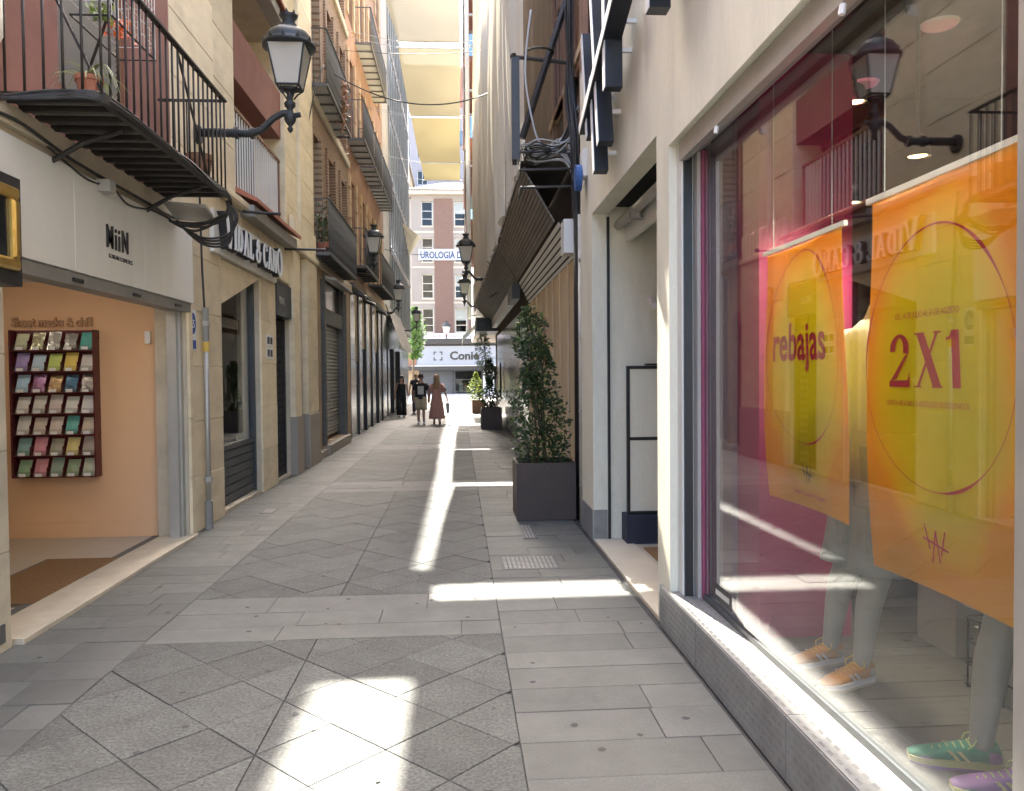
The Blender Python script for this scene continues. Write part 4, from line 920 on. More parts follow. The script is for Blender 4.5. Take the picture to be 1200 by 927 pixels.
balcony('grey balcony on the orange house beyond the brick house', -2.85, -2.40, 20.7, 24.0, 4.52, 5.5, 'iron_g', barr=.011, sp=.12, slabmat=MT['shutter'], joist=.4, group='balconies of the orange house')
balcony('farther low balcony on the orange house beside the second lamp', -2.85, -2.40, 25.0, 29.6, 4.52, 5.5, 'iron_g', barr=.011, sp=.12, slabmat=MT['shutter'], joist=.4, group='balconies of the orange house')
for i,(a,c,z,l) in enumerate(((20.6,23.0,7.8,'nearest raised'),(23.3,25.6,7.8,'middle raised'),(25.9,29.4,7.8,'farthest raised'),(22.6,27.4,11.1,'high uppermost'))):
    balcony('%s balcony on the orange house upper storeys' % l, -2.85, -2.40, a, c, z, z+1.0, 'iron_g', barr=.011, sp=.13, slabmat=MT['louver'], joist=.5, group='balconies of the orange house')
# ================================================================== glass fronted block
T5 = TL(-2.92)
b5 = thing('glass_building', 'grey pillared block with glazed grid front beyond the orange house', 'building', (-3,38,0))
MB().box(-9,-3.05,30.42,47,0,19.0).build('rear_wall', MT['concrete'], b5)
MB(T5).box(30.41,33.4,3.9,19.1,-.3,.05).build('pillar', MT['concrete'], b5)
MB(T5).box(33.4,47,0,3.9,-.13,-.10).box(30.41,33.4,0,3.9,-.13,.0).build('ground_floor_wall', MT['marble'], b5)
for f in range(5):
    z = 4.2+f*2.95
    MB(T5).bbox(33.42,47,z-.30,z-.02,-.12,.10).build('spandrel', MT['iron_g'], b5)
    for i in range(13):
        y = 33.5+i*1.03
        MB(T5).add([(y+.04,z,-.05),(y+.99,z,.08),(y+.99,z+2.6,.08),(y+.04,z+2.6,-.05),(y+.04,z,-.09),(y+.99,z,-.09),(y+.99,z+2.6,-.09),(y+.04,z+2.6,-.09)],[(0,1,2,3),(4,5,6,7),(0,1,5,4),(2,3,7,6),(1,2,6,5),(3,0,4,7)]).build('glass_panel', M('facade_glass',(.07,.11,.12),(.11,.15,.15),1,.16) if not bpy.data.materials.get('facade_glass') else bpy.data.materials['facade_glass'], b5)
        MB(T5).box(y-.03,y+.03,z,z+2.62,-.1,.12).build('mullion', MT['shutter'], b5)
aw = thing('slatted_awning', 'sloping grey slatted awning on the left, before the far doorway', 'awning', (-2.7,34,3))
for i in range(16):
    f = i/16; g = (i+1)/16-.006
    p = lambda t, y: (y, 4.6-1.75*t, .02+.62*t)
    MB(T5).add([p(f,31.2),p(f,38.5),p(g,38.5),p(g,31.2)]+[(a,c-.02,d+.012) for a,c,d in (p(f,31.2),p(f,38.5),p(g,38.5),p(g,31.2))],[(0,1,2,3),(4,5,6,7),(0,1,5,4),(2,3,7,6),(1,2,6,5),(3,0,4,7)]).build('slat', MT['slats'], aw)
MB(T5).box(31.2,38.5,2.72,2.86,.55,.66).build('front_bar', MT['shutter'], aw)
for y in (31.6,34.5,38): MB(T5).box(y,y+.1,0,2.8,-.1,.08).build('post', MT['black'], b5)
MB(T5).box(31.7,34.5,.02,2.7,-.12,-.098).build('dark_door', MT['dark'], b5)
# green climber at the end of the left side
ct = thing('climbing_tree', 'bright green leafy tree at the far left corner by the plaza', 'tree', (-2.85,50,0))
MB().tube([(-2.95,50,0),(-2.9,50,2.2),(-2.8,50,4.4)], [.09,.07,.03], 7).build('trunk', MT['bark'], ct)
b = MB(); q = random.Random(21)
for k in range(1500):
    z = q.uniform(2.7,6.0); rr = .75*math.sin(math.pi*min(1,max(.08,(z-2.3)/3.9)))**.7
    a = q.uniform(0,6.28); r0 = rr*q.random()**.5*(.75+.3*math.sin(5*a+z*3)); c = Vector((-2.75+r0*math.cos(a),50+r0*math.sin(a),z))
    d = Vector((q.gauss(0,1),q.gauss(0,1),q.gauss(0,1))).normalized()*.11; e = d.orthogonal().normalized()*.06
    b.quad(tuple(c-d),tuple(c+e),tuple(c+d),tuple(c-e))
b.build('crown', MT['leaf_g'], ct, fix=False)
# small folded sail corner on the left far wall
ts = MB().add([(-2.85,41,9.6),(-2.0,43,9.2),(-2.85,46,8.6),(-2.4,43.2,9.05)],[(0,1,3),(1,2,3),(0,3,2)]).build('furled_sail', MT['sail'], None, label='small folded triangular sail corner on the far left facade', cat='shade sail')

# ================================================================== street lamps
def lamp(name, label, wx, y, zl, sgn, L, group='wall lanterns along the lane'):
    """wall lantern: zl = height of the lantern bottom, L = arm length, sgn = +1 on left wall, -1 on right"""
    t = thing(name, label, 'street lamp', (wx,y,zl-.3), group); m = MT['lampiron']
    cx = wx+sgn*L; za = zl-.46
    MB().tube([(wx,y,za-.02),(wx+sgn*.035,y,za-.02)], .10, 12).build('wall_plate', m, t)
    k = L/.95
    arm = [(wx,y,za),(wx+sgn*.45*k,y,za),(wx+sgn*.55*k,y,za-.005),(wx+sgn*.66*k,y,za+.04),(wx+sgn*.78*k,y,za+.16),(wx+sgn*.87*k,y,za+.21),(cx,y,za+.22)]
    rr = [.042,.042,.040,.036,.034,.034,.036]
    a_ = MB().tube(arm, rr, 10); a_.build('arm', m, t, smooth=True)
    for f in (.40,.56): MB().tube([(wx+sgn*(f-.015)*k,y,za),(wx+sgn*(f+.02)*k,y,za+.002)], .062, 12).build('collar', m, t)
    for i in range(7): MB().tube([(wx+sgn*(.08+i*.045)*k,y,za),(wx+sgn*(.10+i*.045)*k,y,za)], .047, 10).build('ring', m, t)
    MB().lathe([(.0,-.16),(.022,-.14),(.03,-.11),(.016,-.09),(.04,-.06),(.062,-.02),(.062,.03),(.035,.06),(.03,.09),(.055,.12),(.06,.15),(.035,.18),(.03,.24),(.05,.27),(.12,.295),(.0,.30)], (cx,y,zl-.295), 14).build('stem', m, t, smooth=True)
    MB().tube([(cx+sgn*.04,y,zl-.27),(cx+sgn*.11,y,zl-.26)], .028, 8).build('finial', m, t)
    # glazed body: four-square tapering lantern with bars
    b0,b1,hb = .125,.205,.40
    for i in range(4):
        a0 = R(45+90*i); a1 = R(135+90*i)
        p = [(cx+b0*1.28*math.cos(a0),y+b0*1.28*math.sin(a0),zl+.02),(cx+b0*1.28*math.cos(a1),y+b0*1.28*math.sin(a1),zl+.02),(cx+b1*1.28*math.cos(a1),y+b1*1.28*math.sin(a1),zl+.02+hb),(cx+b1*1.28*math.cos(a0),y+b1*1.28*math.sin(a0),zl+.02+hb)]
        c = Vector((cx,y,0)); q_ = [tuple(Vector(v)*.985+Vector((cx,y,v[2]))*.015) for v in p]
        MB().add(p+q_,[(0,1,2,3),(4,5,6,7),(0,1,5,4),(1,2,6,5),(2,3,7,6),(3,0,4,7)]).build('pane', MT['lampglass'], t)
        MB().tube([p[0],p[3]], .011, 5).build('glazing_bar', m, t); MB().tube([p[0],p[1]], .012, 5).build('bottom_rail', m, t)
        # curled feet
        MB().tube([p[0],(cx+.10*math.cos(a0),y+.10*math.sin(a0),zl-.03),(cx+.05*math.cos(a0),y+.05*math.sin(a0),zl-.09)], .009, 5).build('foot_scroll', m, t)
    z = zl+.02+hb
    MB().lathe([(.225,0),(.275,.01),(.275,.035),(.255,.05),(.245,.075),(.235,.11),(.20,.16),(.14,.20),(.10,.215),(.085,.23),(.085,.25),(.05,.26)], (cx,y,z), 20).build('hood', m, t, smooth=True)
    for i in range(12):
        a = R(30*i); MB().add([(cx+.272*math.cos(a-.1),y+.272*math.sin(a-.1),z+.03),(cx+.272*math.cos(a+.1),y+.272*math.sin(a+.1),z+.03),(cx+.285*math.cos(a),y+.285*math.sin(a),z+.085),(cx+.255*math.cos(a),y+.255*math.sin(a),z+.05)],[(0,1,2),(0,3,2),(1,3,2),(0,1,3)]).build('crest_leaf', m, t)
    MB().lathe([(.05,0),(.07,.015),(.07,.03),(.06,.04),(.085,.075),(.10,.10),(.085,.10),(.05,.05)], (cx,y,z+.245), 14).build('crown', m, t, smooth=True)
    for i in range(8):
        a = R(45*i); MB().add([(cx+.095*math.cos(a-.22),y+.095*math.sin(a-.22),z+.34),(cx+.095*math.cos(a+.22),y+.095*math.sin(a+.22),z+.34),(cx+.105*math.cos(a),y+.105*math.sin(a),z+.385),(cx+.085*math.cos(a),y+.085*math.sin(a),z+.34)],[(0,1,2),(0,3,2),(1,3,2),(0,1,3)]).build('crown_point', m, t)
    return t
lamp('street_lamp','largest nearest wall lantern on a curved arm beside the near balcony', -2.70, 8.38, 4.62, 1, .96)
lamp('street_lamp','second lantern on the left, over the dark marble shopfront', -2.85, 21.3, 4.92, 1, .60)
lamp('street_lamp','third lantern on the left, before the slatted awning', -2.90, 29.6, 4.45, 1, .66)
lamp('street_lamp','farthest lantern on the left, against the green tree', -2.92, 41.0, 4.45, 1, .75)
lamp('street_lamp','upper nearer lantern on the right before the clinic banner', .93, 21.5, 4.72, -1, .70)
lamp('street_lamp','lower farther lantern on the right below its neighbour', .93, 30.2, 4.75, -1, .68)
pl = thing('post_lamp','small lantern standing on the dark shop canopy at the street end','street lamp',(-1.0,67,0),'wall lanterns along the lane')
MB().tube([(-1.05,69,4.9),(-1.05,69,5.35)], .05, 8).build('stem', MT['lampiron'], pl)
MB().lathe([(.22,0),(.34,.6),(.30,.6),(.20,.02)], (-1.05,69,5.35), 8).build('glass_body', MT['lampglass'], pl); MB().lathe([(.42,0),(.40,.1),(.18,.35),(.10,.38),(.12,.5),(.04,.52)], (-1.05,69,5.95), 10).build('hood', MT['lampiron'], pl)
# ------------------------------------------------------------------ overhead cables
def span(label, a, c, sag, r=.008):
    a, c = Vector(a), Vector(c); n = 24
    MB().tube([tuple(a.lerp(c,i/n)-Vector((0,0,sag*4*(i/n)*(1-i/n)))) for i in range(n+1)], r, 5).build('overhead_cable', MT['cable'], None, smooth=True, label=label, cat='cable')
span('thick sagging cable crossing the street in front of the sails', (-2.62,15.8,7.75), (1.0,16.6,7.72), .55, .014)
span('thin cable crossing the street below the far clinic banner', (-2.85,31,6.6), (.9,34,7.4), .35, .012)
span('thin cable at the height of the white sail rod', (-2.7,19.5,9.6), (1.0,20,9.9), .1, .007)
cable([(-2.70,14.6,6.3),(-2.62,14.9,7.0),(-2.55,15.4,7.6),(-2.62,15.8,7.75)], .012, bpy.data.objects['travertine_building'])
# ================================================================== RIGHT SIDE: white fashion shop
TS = TR(1.28)
s1 = thing('fashion_shop', 'white plastered fashion shop with glass display window, near right', 'shop', (1.6,4,0))
wall(TS,-4,8.05,0,4.65,[(-2.0,4.66,.0,2.98),(4.95,7.38,-.01,3.13)],.16).build('facade', MT['white_plaster'], s1)
MB().box(1.28,1.9,-4,8.05,4.651,4.70).build('fascia_cap', MT['concrete'], s1)
up = thing('upper_building', 'plain plastered upper storeys set back over the fashion shop', 'building', (3,0,4.7))
MB().box(1.62,8,-4,8.04,4.70,9.5).build('wall', MT['cream_plaster'], up)
for z in (6,):
    for y in (-2,2,5.4): window(TR(1.62),y,y+1.1,z,z+2.1,.02,up,MT['wood_br'],2,(.7,),.07)
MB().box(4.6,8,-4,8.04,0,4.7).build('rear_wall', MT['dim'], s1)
# plinth clad in checker plate
def checker(T, u0, u1, v0, v1, w, parent, flat=None):
    """panels of bar tread plate; lugs are real raised bars"""
    b = MB(T); nu = int((u1-u0)/.062); nv = max(1,int((v1-v0)/.034))
    for i in range(nu):
        for j in range(nv):
            cu = u0+(i+.5+(.25 if j%2 else -.25))*(u1-u0)/nu; cv = v0+(j+.5)*(v1-v0)/nv
            for k in range(5):
                L_ = .0105; s_ = .0016; a = (.34,.94); n_ = (a[1],-a[0]); cx = cu+(k-2)*.0075; cy = cv
                e0 = (cx-a[0]*L_,cy-a[1]*L_); e1 = (cx+a[0]*L_,cy+a[1]*L_)
                b.add([(e0[0],e0[1],w),(cx+n_[0]*s_,cy+n_[1]*s_,w),(e1[0],e1[1],w),(cx-n_[0]*s_,cy-n_[1]*s_,w),(cx-a[0]*L_*.5,cy-a[1]*L_*.5,w+.0009),(cx+a[0]*L_*.5,cy+a[1]*L_*.5,w+.0009)],[(0,1,5,4),(1,2,5),(2,3,4,5),(3,0,4)])
    return b.build('raised_lugs', MT['steel'], parent, fix=False, kind='stuff')
pn = thing('checker_plinth', 'checker plate steel plinth under the display window', 'plinth', (1.3,3,0))
ys = [.6,1.75,2.92,4.08,4.84]
for i in range(4):
    a,c = ys[i]+.002,ys[i+1]-.002
    f = MB(TS).bbox(a,c,.0,.262,-.02,.022,.003).build('front_plate', MT['steel'], pn); checker(TS,a+.005,c-.005,.008,.255,.0222,f)
    if i < 3:
        g = MB().box(1.262,1.435,a,c,.2625,.268).build('top_plate', MT['steel'], pn); checker(lambda u,v,w: (v,u,w),a+.005,c-.005,1.264,1.43,.2682,g)
g = MB().box(1.262,1.435,4.082,4.655,.2625,.268).build('top_plate', MT['steel'], pn); checker(lambda u,v,w: (v,u,w),4.085,4.65,1.264,1.43,.2682,g)
MB().box(1.30,1.46,-2,4.655,.0,.262).build('core', MT['concrete'], pn)
f = MB().box(1.262,1.46,4.8402,4.846,0,.262).build('end_plate', MT['steel'], pn)
sk = thing('checker_skirting', 'checker plate skirting at the far foot of the shop doorway', 'skirting', (1.3,7.7,0))
f = MB(TS).bbox(7.385,8.05,.0,.30,0,.012,.003).build('plate', MT['steel'], sk); checker(TS,7.39,8.04,.008,.29,.0122,f)
f = MB().box(1.282,1.415,7.372,7.379,0,.30).build('plate', MT['steel'], sk); checker(lambda u,v,w:(u,7.372-w,v),1.285,1.41,.008,.29,.0,f)
# window reveal: shutter guide, shutter box, glass
MB().box(1.33,1.40,4.565,4.655,.268,2.975).build('shutter_guide', MT['white_panel'], s1)
MB().box(1.34,1.39,4.545,4.564,.268,2.975).build('guide_slot', MT['black'], s1)
MB().box(1.405,1.43,4.50,4.64,.268,2.975).build('guide_strip', MT['concrete'], s1)
MB().box(1.315,1.36,-2,4.56,2.86,2.975).build('shutter_edge', MT['alu'], s1)
MB().box(1.362,1.425,-2,4.56,2.90,2.972).build('shutter_edge', MT['shutter'], s1)
for y in (3.9,2.6): MB().tube([(1.32,y,2.855),(1.315,y,2.82)], .012, 6).build('shutter_stop', MT['white'], s1)
swin = thing('shop_window', 'large reflective display window pane of the fashion shop', 'window', (1.44,3,.27))
MB().box(1.436,1.446,1.905,4.47,.30,2.90).build('pane', MT['glass_s'], swin)
MB().box(1.436,1.446,-2,1.845,.30,2.90).build('pane', MT['glass_s'], swin)
MB().box(1.425,1.46,-2,4.47,.269,.30).build('bottom_rail', MT['darkgrey'], swin); MB().box(1.425,1.46,1.848,1.902,.301,2.9).build('mullion', MT['alu'], swin)
MB().box(1.425,1.465,4.47,4.50,.27,2.9).build('side_frame', plain((.30,.07,.13)), swin)
stk = MB().box(1.4335,1.4355,4.02,4.30,.33,.42).build('window_sticker', MT['ink'], None, label='small black security sticker low in the display window corner', cat='sticker'); MB().box(1.433,1.4334,4.05,4.27,.36,.39).build('sticker_text', MT['louver'], stk)
# shop room
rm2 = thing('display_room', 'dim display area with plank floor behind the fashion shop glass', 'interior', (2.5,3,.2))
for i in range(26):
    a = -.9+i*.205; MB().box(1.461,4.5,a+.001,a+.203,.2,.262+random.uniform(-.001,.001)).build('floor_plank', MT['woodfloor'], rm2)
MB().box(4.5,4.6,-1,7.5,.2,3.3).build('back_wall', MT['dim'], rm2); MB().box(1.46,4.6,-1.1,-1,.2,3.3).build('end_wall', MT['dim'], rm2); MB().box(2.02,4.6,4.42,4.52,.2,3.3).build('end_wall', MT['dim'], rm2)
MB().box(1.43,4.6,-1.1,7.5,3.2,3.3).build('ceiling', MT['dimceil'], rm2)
mg = thing('magenta_column', 'magenta painted column at the left end of the display window', 'column', (1.75,4.1,.26))
MB().box(1.50,1.98,3.80,4.45,.262,3.19).build('shaft', MT['magenta'], mg)
MB().box(1.47,1.499,4.10,4.45,.262,3.19).build('edge_reflection', plain((.30,.20,.24)), mg)  # grey-purple street side: glass reflection put into the colour
warm = emis('spot_glow', (1,.70,.32), 1.6)
for i,(x,y,z,lb) in enumerate(((2.1,4.0,3.02,'largest lit spotlight high in the display window'),(2.1,3.44,2.58,'bright bare spotlight above the two-for-one poster'),(2.14,4.12,2.52,'small lit spotlight above the left poster'),(2.08,4.10,2.37,'lowest lit spotlight between the two posters'),(2.15,2.45,2.75,'spotlight above the big poster near the mullion'))):
    t = thing('spotlight', lb, 'lamp', (x,y,z), 'lit spotlights in the display window')
    MB().tube([(x,y,3.2),(x,y,z+.10)], .008, 6).build('rod', MT['black'], t)
    MB().lathe([(.02,.10),(.045,.08),(.055,.0),(.05,.0),(.04,.06)], (x,y,z), 14).build('shade', MT['black'], t, smooth=True)
    MB().lathe([(.0,.02),(.040,.015),(.040,.005),(.0,.0)], (x,y,z), 14).build('bulb', warm, t)
    pd = bpy.data.lights.new('spot_lamp','SPOT'); pd.energy = 2.5 if i in (2,3) else 11.0; pd.color = (1,.90,.68); pd.spot_size = R(95); pd.spot_blend = .6; pd.shadow_soft_size = .04
    po = bpy.data.objects.new('spot_lamp', pd); COL.objects.link(po); po.location = (x,y,z-.03); po.rotation_euler = (R(-12) if y > 3.9 else 0, R(34), 0)
for i,(x,y,lb) in enumerate(((2.22,3.47,'round unlit ceiling disc at the top right of the display window'),(2.25,4.2,'round unlit ceiling disc above the left poster'))):
    t = thing('ceiling_disc', lb, 'lamp', (x,y,3.19), 'round discs in the shop ceiling')
    MB().lathe([(.0,-.012),(.075,-.012),(.085,.0),(.0,.0)], (x,y,3.199), 18).build('lens', MT['white'], t)
# posters
def postermat():
    m = bpy.data.materials.new('poster_print'); m.use_nodes = True; n = m.node_tree.nodes; L = m.node_tree.links; b = n['Principled BSDF']; b.inputs['Roughness'].default_value = .6
    tc = n.new('ShaderNodeTexCoord'); nz = n.new('ShaderNodeTexNoise'); nz.inputs['Scale'].default_value = 2.2; nz.inputs['Detail'].default_value = 8; L.new(tc.outputs['Generated'], nz.inputs[0])
    sp = n.new('ShaderNodeSeparateXYZ'); L.new(tc.outputs['Generated'], sp.inputs[0])
    def mth(op, a, c=None, k=None):
        x = n.new('ShaderNodeMath'); x.operation = op; L.new(a, x.inputs[0])
        if c is not None: L.new(c, x.inputs[1])
        if k is not None: x.inputs[1].default_value = k
        return x.outputs[0]
    dy = mth('SUBTRACT', sp.outputs['Y'], k=.5); dz = mth('SUBTRACT', sp.outputs['Z'], k=.52)
    d = mth('ADD', mth('MULTIPLY', mth('MULTIPLY', dy, dy), k=4.2), mth('MULTIPLY', mth('MULTIPLY', dz, dz), k=4.2))
    d = mth('ADD', d, mth('MULTIPLY', mth('SUBTRACT', nz.outputs[0], k=.5), k=.9))
    rp = n.new('ShaderNodeValToRGB'); L.new(d, rp.inputs[0]); e = rp.color_ramp.elements
    e[0].position = .05; e[0].color = (.70,.62,.010,1); e[1].position = .95; e[1].color = (.84,.42,.012,1)
    k = e.new(.45); k.color = (.78,.62,.010,1); k = e.new(.75); k.color = (.84,.54,.010,1)
    L.new(rp.outputs[0], b.inputs['Base Color'])
    t = n.new('ShaderNodeBsdfTranslucent'); L.new(rp.outputs[0], t.inputs[0]); mx = n.new('ShaderNodeMixShader'); mx.inputs[0].default_value = .40
    L.new(b.outputs[0], mx.inputs[1]); L.new(t.outputs[0], mx.inputs[2]); L.new(mx.outputs[0], n['Material Output'].inputs[0]); return m
PM = postermat()
def logo(T, u, v, h, w0, w1, mat, parent, th=.05, flip=True, name='logo'):
    s = -1 if flip else 1
    def st(x0,y0,x1,y1):
        d = Vector((x1-x0,y1-y0)).normalized(); n_ = Vector((-d.y,d.x))*th/2
        MB(T).prism([(u+s*(x0*h+n_.x*h),v+y0*h+n_.y*h),(u+s*(x1*h+n_.x*h),v+y1*h+n_.y*h),(u+s*(x1*h-n_.x*h),v+y1*h-n_.y*h),(u+s*(x0*h-n_.x*h),v+y0*h-n_.y*h)],w0,w1).build(name, mat, parent)
    return st
def poster(label, y0, y1, z0, z1, x, bend):
    t = thing('sale_poster', label, 'poster', (x,(y0+y1)/2,z0), 'orange sale posters in the display window')
    fx = lambda f, g: x + bend*math.sin(math.pi*f)*.6 + .012*math.sin(5*g+f*3) + (.02*(1-g)**3)
    b = MB().grid(lambda i,j: (fx(i,j), y0+(y1-y0)*i, z0+(z1-z0)*j), 14, 22); 
    o = MB(); o.vs = b.vs+[(p[0]+.0012,p[1],p[2]) for p in b.vs]; n = len(b.vs); o.fs = b.fs+[tuple(n+k for k in f) for f in b.fs]
    o.build('sheet', PM, t, smooth=True, fix=False)
    MB().box(x-.008,x+.008,y0-.01,y1+.01,z1,z1+.02).build('top_rail', MT['white'], t)
    for y in (y0+.1,y1-.1): MB().tube([(x,y,z1+.02),(x,y,3.2)], .002, 4).build('wire', MT['louver'], t)
    # T for print: u = Y, follow sheet
    def TP(u, v, w):
        f = (u-y0)/(y1-y0); g = (v-z0)/(z1-z0); return (fx(f,g)-.0025-w*.2, u, v)
    return t, TP
def oval(TP, parent, cy, cz, ry, rz):
    b = MB(TP); n = 90; q = random.Random(3)
    for i in range(n):
        a0,a1 = 2*math.pi*i/n, 2*math.pi*(i+1)/n
        def wd(a): return .0025+.009*max(0,math.sin(3*a+1))**4+.004*max(0,math.sin(a))**3
        r = lambda a,k: (cy+(ry+k*wd(a))*math.cos(a), cz+(rz+k*wd(a))*math.sin(a), .001)
        b.quad(r(a0,-.5),r(a1,-.5),r(a1,.5),r(a0,.5))
    return b.build('oval_ring', MT['crimson'], parent, fix=False)
p2, TP2 = poster('large orange poster reading two for one, nearest in the display window', 1.93, 2.71, .90, 2.20, 1.475, .012)
oval(TP2, p2, 2.34, 1.64, .375, .42)
wn = glyphs('2X1', TP2, 2.565, 1.55, .175, .001, .002, 'print', MT['crimson'], p2, sx=1.22, flip=True)
text_mesh('DEL 14 DE JULIO AL 31 DE AGOSTO', .029, .001, TP2, 2.365, 1.775, .001, 'print', MT['crimson'], p2, flip=True, align='CENTER', sx=.74)
text_mesh('OFERTA APLICABLE A ARTÍCULOS SELECCIONADOS', .026, .001, TP2, 2.37, 1.488, .001, 'print', MT['crimson'], p2, flip=True, align='CENTER', sx=.68)
def plogo(TP, u, v, h, parent, mat=MT['crimson'], th=.05):
    st = logo(TP,u,v,h,.001,.0016,mat,parent,th,name='print')
    st(.02,1.0,.22,.35); st(.30,.0,.48,.88); st(.48,.88,.62,.05); st(.68,.25,.86,.92); st(-.06,.62,.98,.42)
plogo(TP2, 2.41, .99, .12, p2)
p1, TP1 = poster('smaller orange poster lettered rebajas, left in the display window', 2.89, 3.66, 1.01, 2.16, 1.475, .03)
oval(TP1, p1, 3.29, 1.71, .345, .42)
text_mesh('rebajas', .23, .001, TP1, 3.31, 1.66, .001, 'print', MT['crimson'], p1, flip=True, align='CENTER', sx=.80, bold=.005)
plogo(TP1, 3.33, 1.115, .09, p1, MT['ink'])
text_mesh('Desde el 1 de julio al 31 de agosto', .03, .001, TP1, 3.275, 1.06, .001, 'print', MT['crimson'], p1, flip=True, align='CENTER', sx=.7)
# fascia logo in raised dark bars
fl = thing('fascia_logo', 'large dark raised bar emblem on the white shop fascia', 'sign', (1.15,6.1,3.3))
WB = MT['white']; DK = M('navy_metal',(.022,.026,.034),(.03,.034,.042),4,.35,.3)
def fbar(y0,z0,y1,z1,th=.14,d0=.07,d1=.21):
    d = Vector((y1-y0,z1-z0)).normalized(); n_ = Vector((-d.y,d.x))*th/2
    P4 = lambda k: [(y0+n_.x*k,z0+n_.y*k),(y1+n_.x*k,z1+n_.y*k),(y1-n_.x*k,z1-n_.y*k),(y0-n_.x*k,z0-n_.y*k)]
    o = MB(TS).prism(P4(1),d0,d1).build('bar', DK, fl); MB(TS).prism(P4(.86),d1+.0005,d1+.006).build('bar_sunlit_face', WB, o)  # bars are dark; white front paints in the sunlit edge
    for (y,z) in ((y0+(y1-y0)*.2,z0+(z1-z0)*.2),(y0+(y1-y0)*.8,z0+(z1-z0)*.8)): MB(TS).box(y-.015,y+.015,z-.015,z+.015,0,d0).build('fixing', MT['white'], o)
FB = (.09,.075,.19)
fbar(6.74,4.52,6.50,3.58,*FB); fbar(6.30,4.72,5.98,3.38,*FB); fbar(6.34,4.02,6.20,3.22,.085,.075,.185); fbar(5.70,5.10,5.66,3.68,.10,.075,.20)
fbar(5.20,4.20,6.74,3.72,.09,.08,.215)
f2 = thing('fascia_letter', 'dark raised letter at the top edge above the white pillar', 'sign', (1.15,4.6,3.7))
fl_ = fl; fl = f2
fbar(4.40,3.66,4.40,4.62,.10,.07,.19); fbar(4.24,3.74,3.98,4.62,.10,.07,.19)
fbar(3.5,3.9,3.5,4.62,.10,.07,.19); fl = fl_
sp_ = MB(TS).bbox(7.60,7.78,3.55,3.82,.0,.05,.01).build('alarm_plate', MT['white_panel'], None, label='white alarm plate with blue bell cover beside the dark emblem', cat='alarm')
MB(TS).prism(arc(7.69,3.55,.10,.13,0,360,16)[:-1],.05,.11).build('bell_cover', plain((.03,.10,.30)), sp_)
# doorway vestibule
MB(TS).box(4.96,7.37,-.005,.022,-.34,-.0).build('door_threshold', M('marble_sill',(.66,.58,.44),(.58,.50,.38),3,.4,grime=.2), s1)
MB().box(1.62,4.5,4.95,7.38,-.02,.015).build('vestibule_floor', MT['shopfloor'], s1); MB().box(1.66,2.7,5.3,6.95,.0155,.024).build('entrance_mat', MT['mat'], None, label='brown mat inside the white shop doorway', cat='doormat')
MB().box(1.445,4.5,7.385,7.5,0,3.2).build('vestibule_wall', MT['white_plaster'], s1); MB().box(1.47,4.5,4.53,4.94,0,3.2).build('vestibule_wall', MT['white_plaster'], s1)
MB().box(4.5,4.6,4.9,7.5,0,3.2).build('vestibule_back', MT['cream_plaster'], s1)
MB().tube([(1.53,4.97,3.02),(1.53,7.36,3.02)], .045, 10).build('shutter_roller', MT['alu'], s1, smooth=True)
MB().box(1.60,1.64,4.97,7.36,2.86,3.12).build('shutter_box', MT['white_panel'], s1)
for y in (5.6,6.6): MB().lathe([(.06,0),(.06,.10),(.03,.12)], (1.53,y,2.93), 10).build('roller_bracket', MT['shutter'], s1)
MB().box(1.42,1.445,7.355,7.378,0,3.1).build('guide_slot', MT['black'], s1)
cc = thing('dome_camera','small white security camera on the vestibule wall','camera',(1.84,7.36,2.3))
MB().tube([(1.84,7.385,2.33),(1.84,7.30,2.30)], .03, 8).build('mount', MT['white'], cc); MB().tube([(1.84,7.31,2.30),(1.84,7.22,2.24)], .035, 10).build('body', MT['white'], cc)
fp = thing('framed_screen','tall black framed white panel standing inside the doorway','screen',(2.1,7.1,0))
for (a,c,d,e) in ((1.57,1.60,.28,1.68),(2.55,2.58,.28,1.68),(1.60,2.55,1.65,1.68),(1.60,2.55,.28,.31),(1.60,2.55,.98,1.01)): MB().box(a,c,7.20,7.23,d,e).build('frame', MT['black'], fp)
MB().box(1.60,2.55,7.212,7.22,.31,1.65).build('sheet', MT['white_plaster'], fp); MB().box(1.75,1.92,7.15,7.24,1.682,1.70).build('clamp', MT['black'], fp)
MB().box(1.55,2.58,7.12,7.36,.016,.279).build('base', plain((.02,.025,.05)), fp)
# ================================================================== boarded shopfront, soffits and drapes
b6 = thing('draped_building', 'old building on the right with boarded front, hung with pale drapes', 'building', (2,18,0))
TW = TR(1.38)
MB().box(1.40,8,8.06,29.4,0,15.5).build('wall', M('old_brick_wall',(.20,.135,.09),(.14,.095,.065),2,.85,bump=.2,grime=.3), b6)
# painted boards with battens
u = 8.86
i = 0
while u < 15.0:
    w_ = .78; c = min(u+w_,15.0)
    MB(TW).bbox(u+.003,c-.003,.02,2.98,-.018,.0+.004*(i%2),.003).build('board', MT['boards'], b6)
    MB(TW).bbox(c-.03,c+.03,.03,2.97,.006,.03,.006).build('batten', MT['boards'], b6); u = c; i += 1
gr = MB(TW); q = random.Random(2); p = (12.2,2.45)
for k in range(16):
    n_ = (12.2+.32*math.cos(k*2.3)*(.5+.5*math.sin(k)), 2.1+.40*math.sin(k*1.7)); dx,dy = n_[0]-p[0],n_[1]-p[1]; l = math.hypot(dx,dy)+1e-6; ox,oy = -dy/l*.012,dx/l*.012
    gr.quad((p[0]+ox,p[1]+oy,.034),(n_[0]+ox,n_[1]+oy,.034),(n_[0]-ox,n_[1]-oy,.034),(p[0]-ox,p[1]-oy,.034)); p = n_
gr.build('graffiti', plain((.45,.06,.05)), b6)
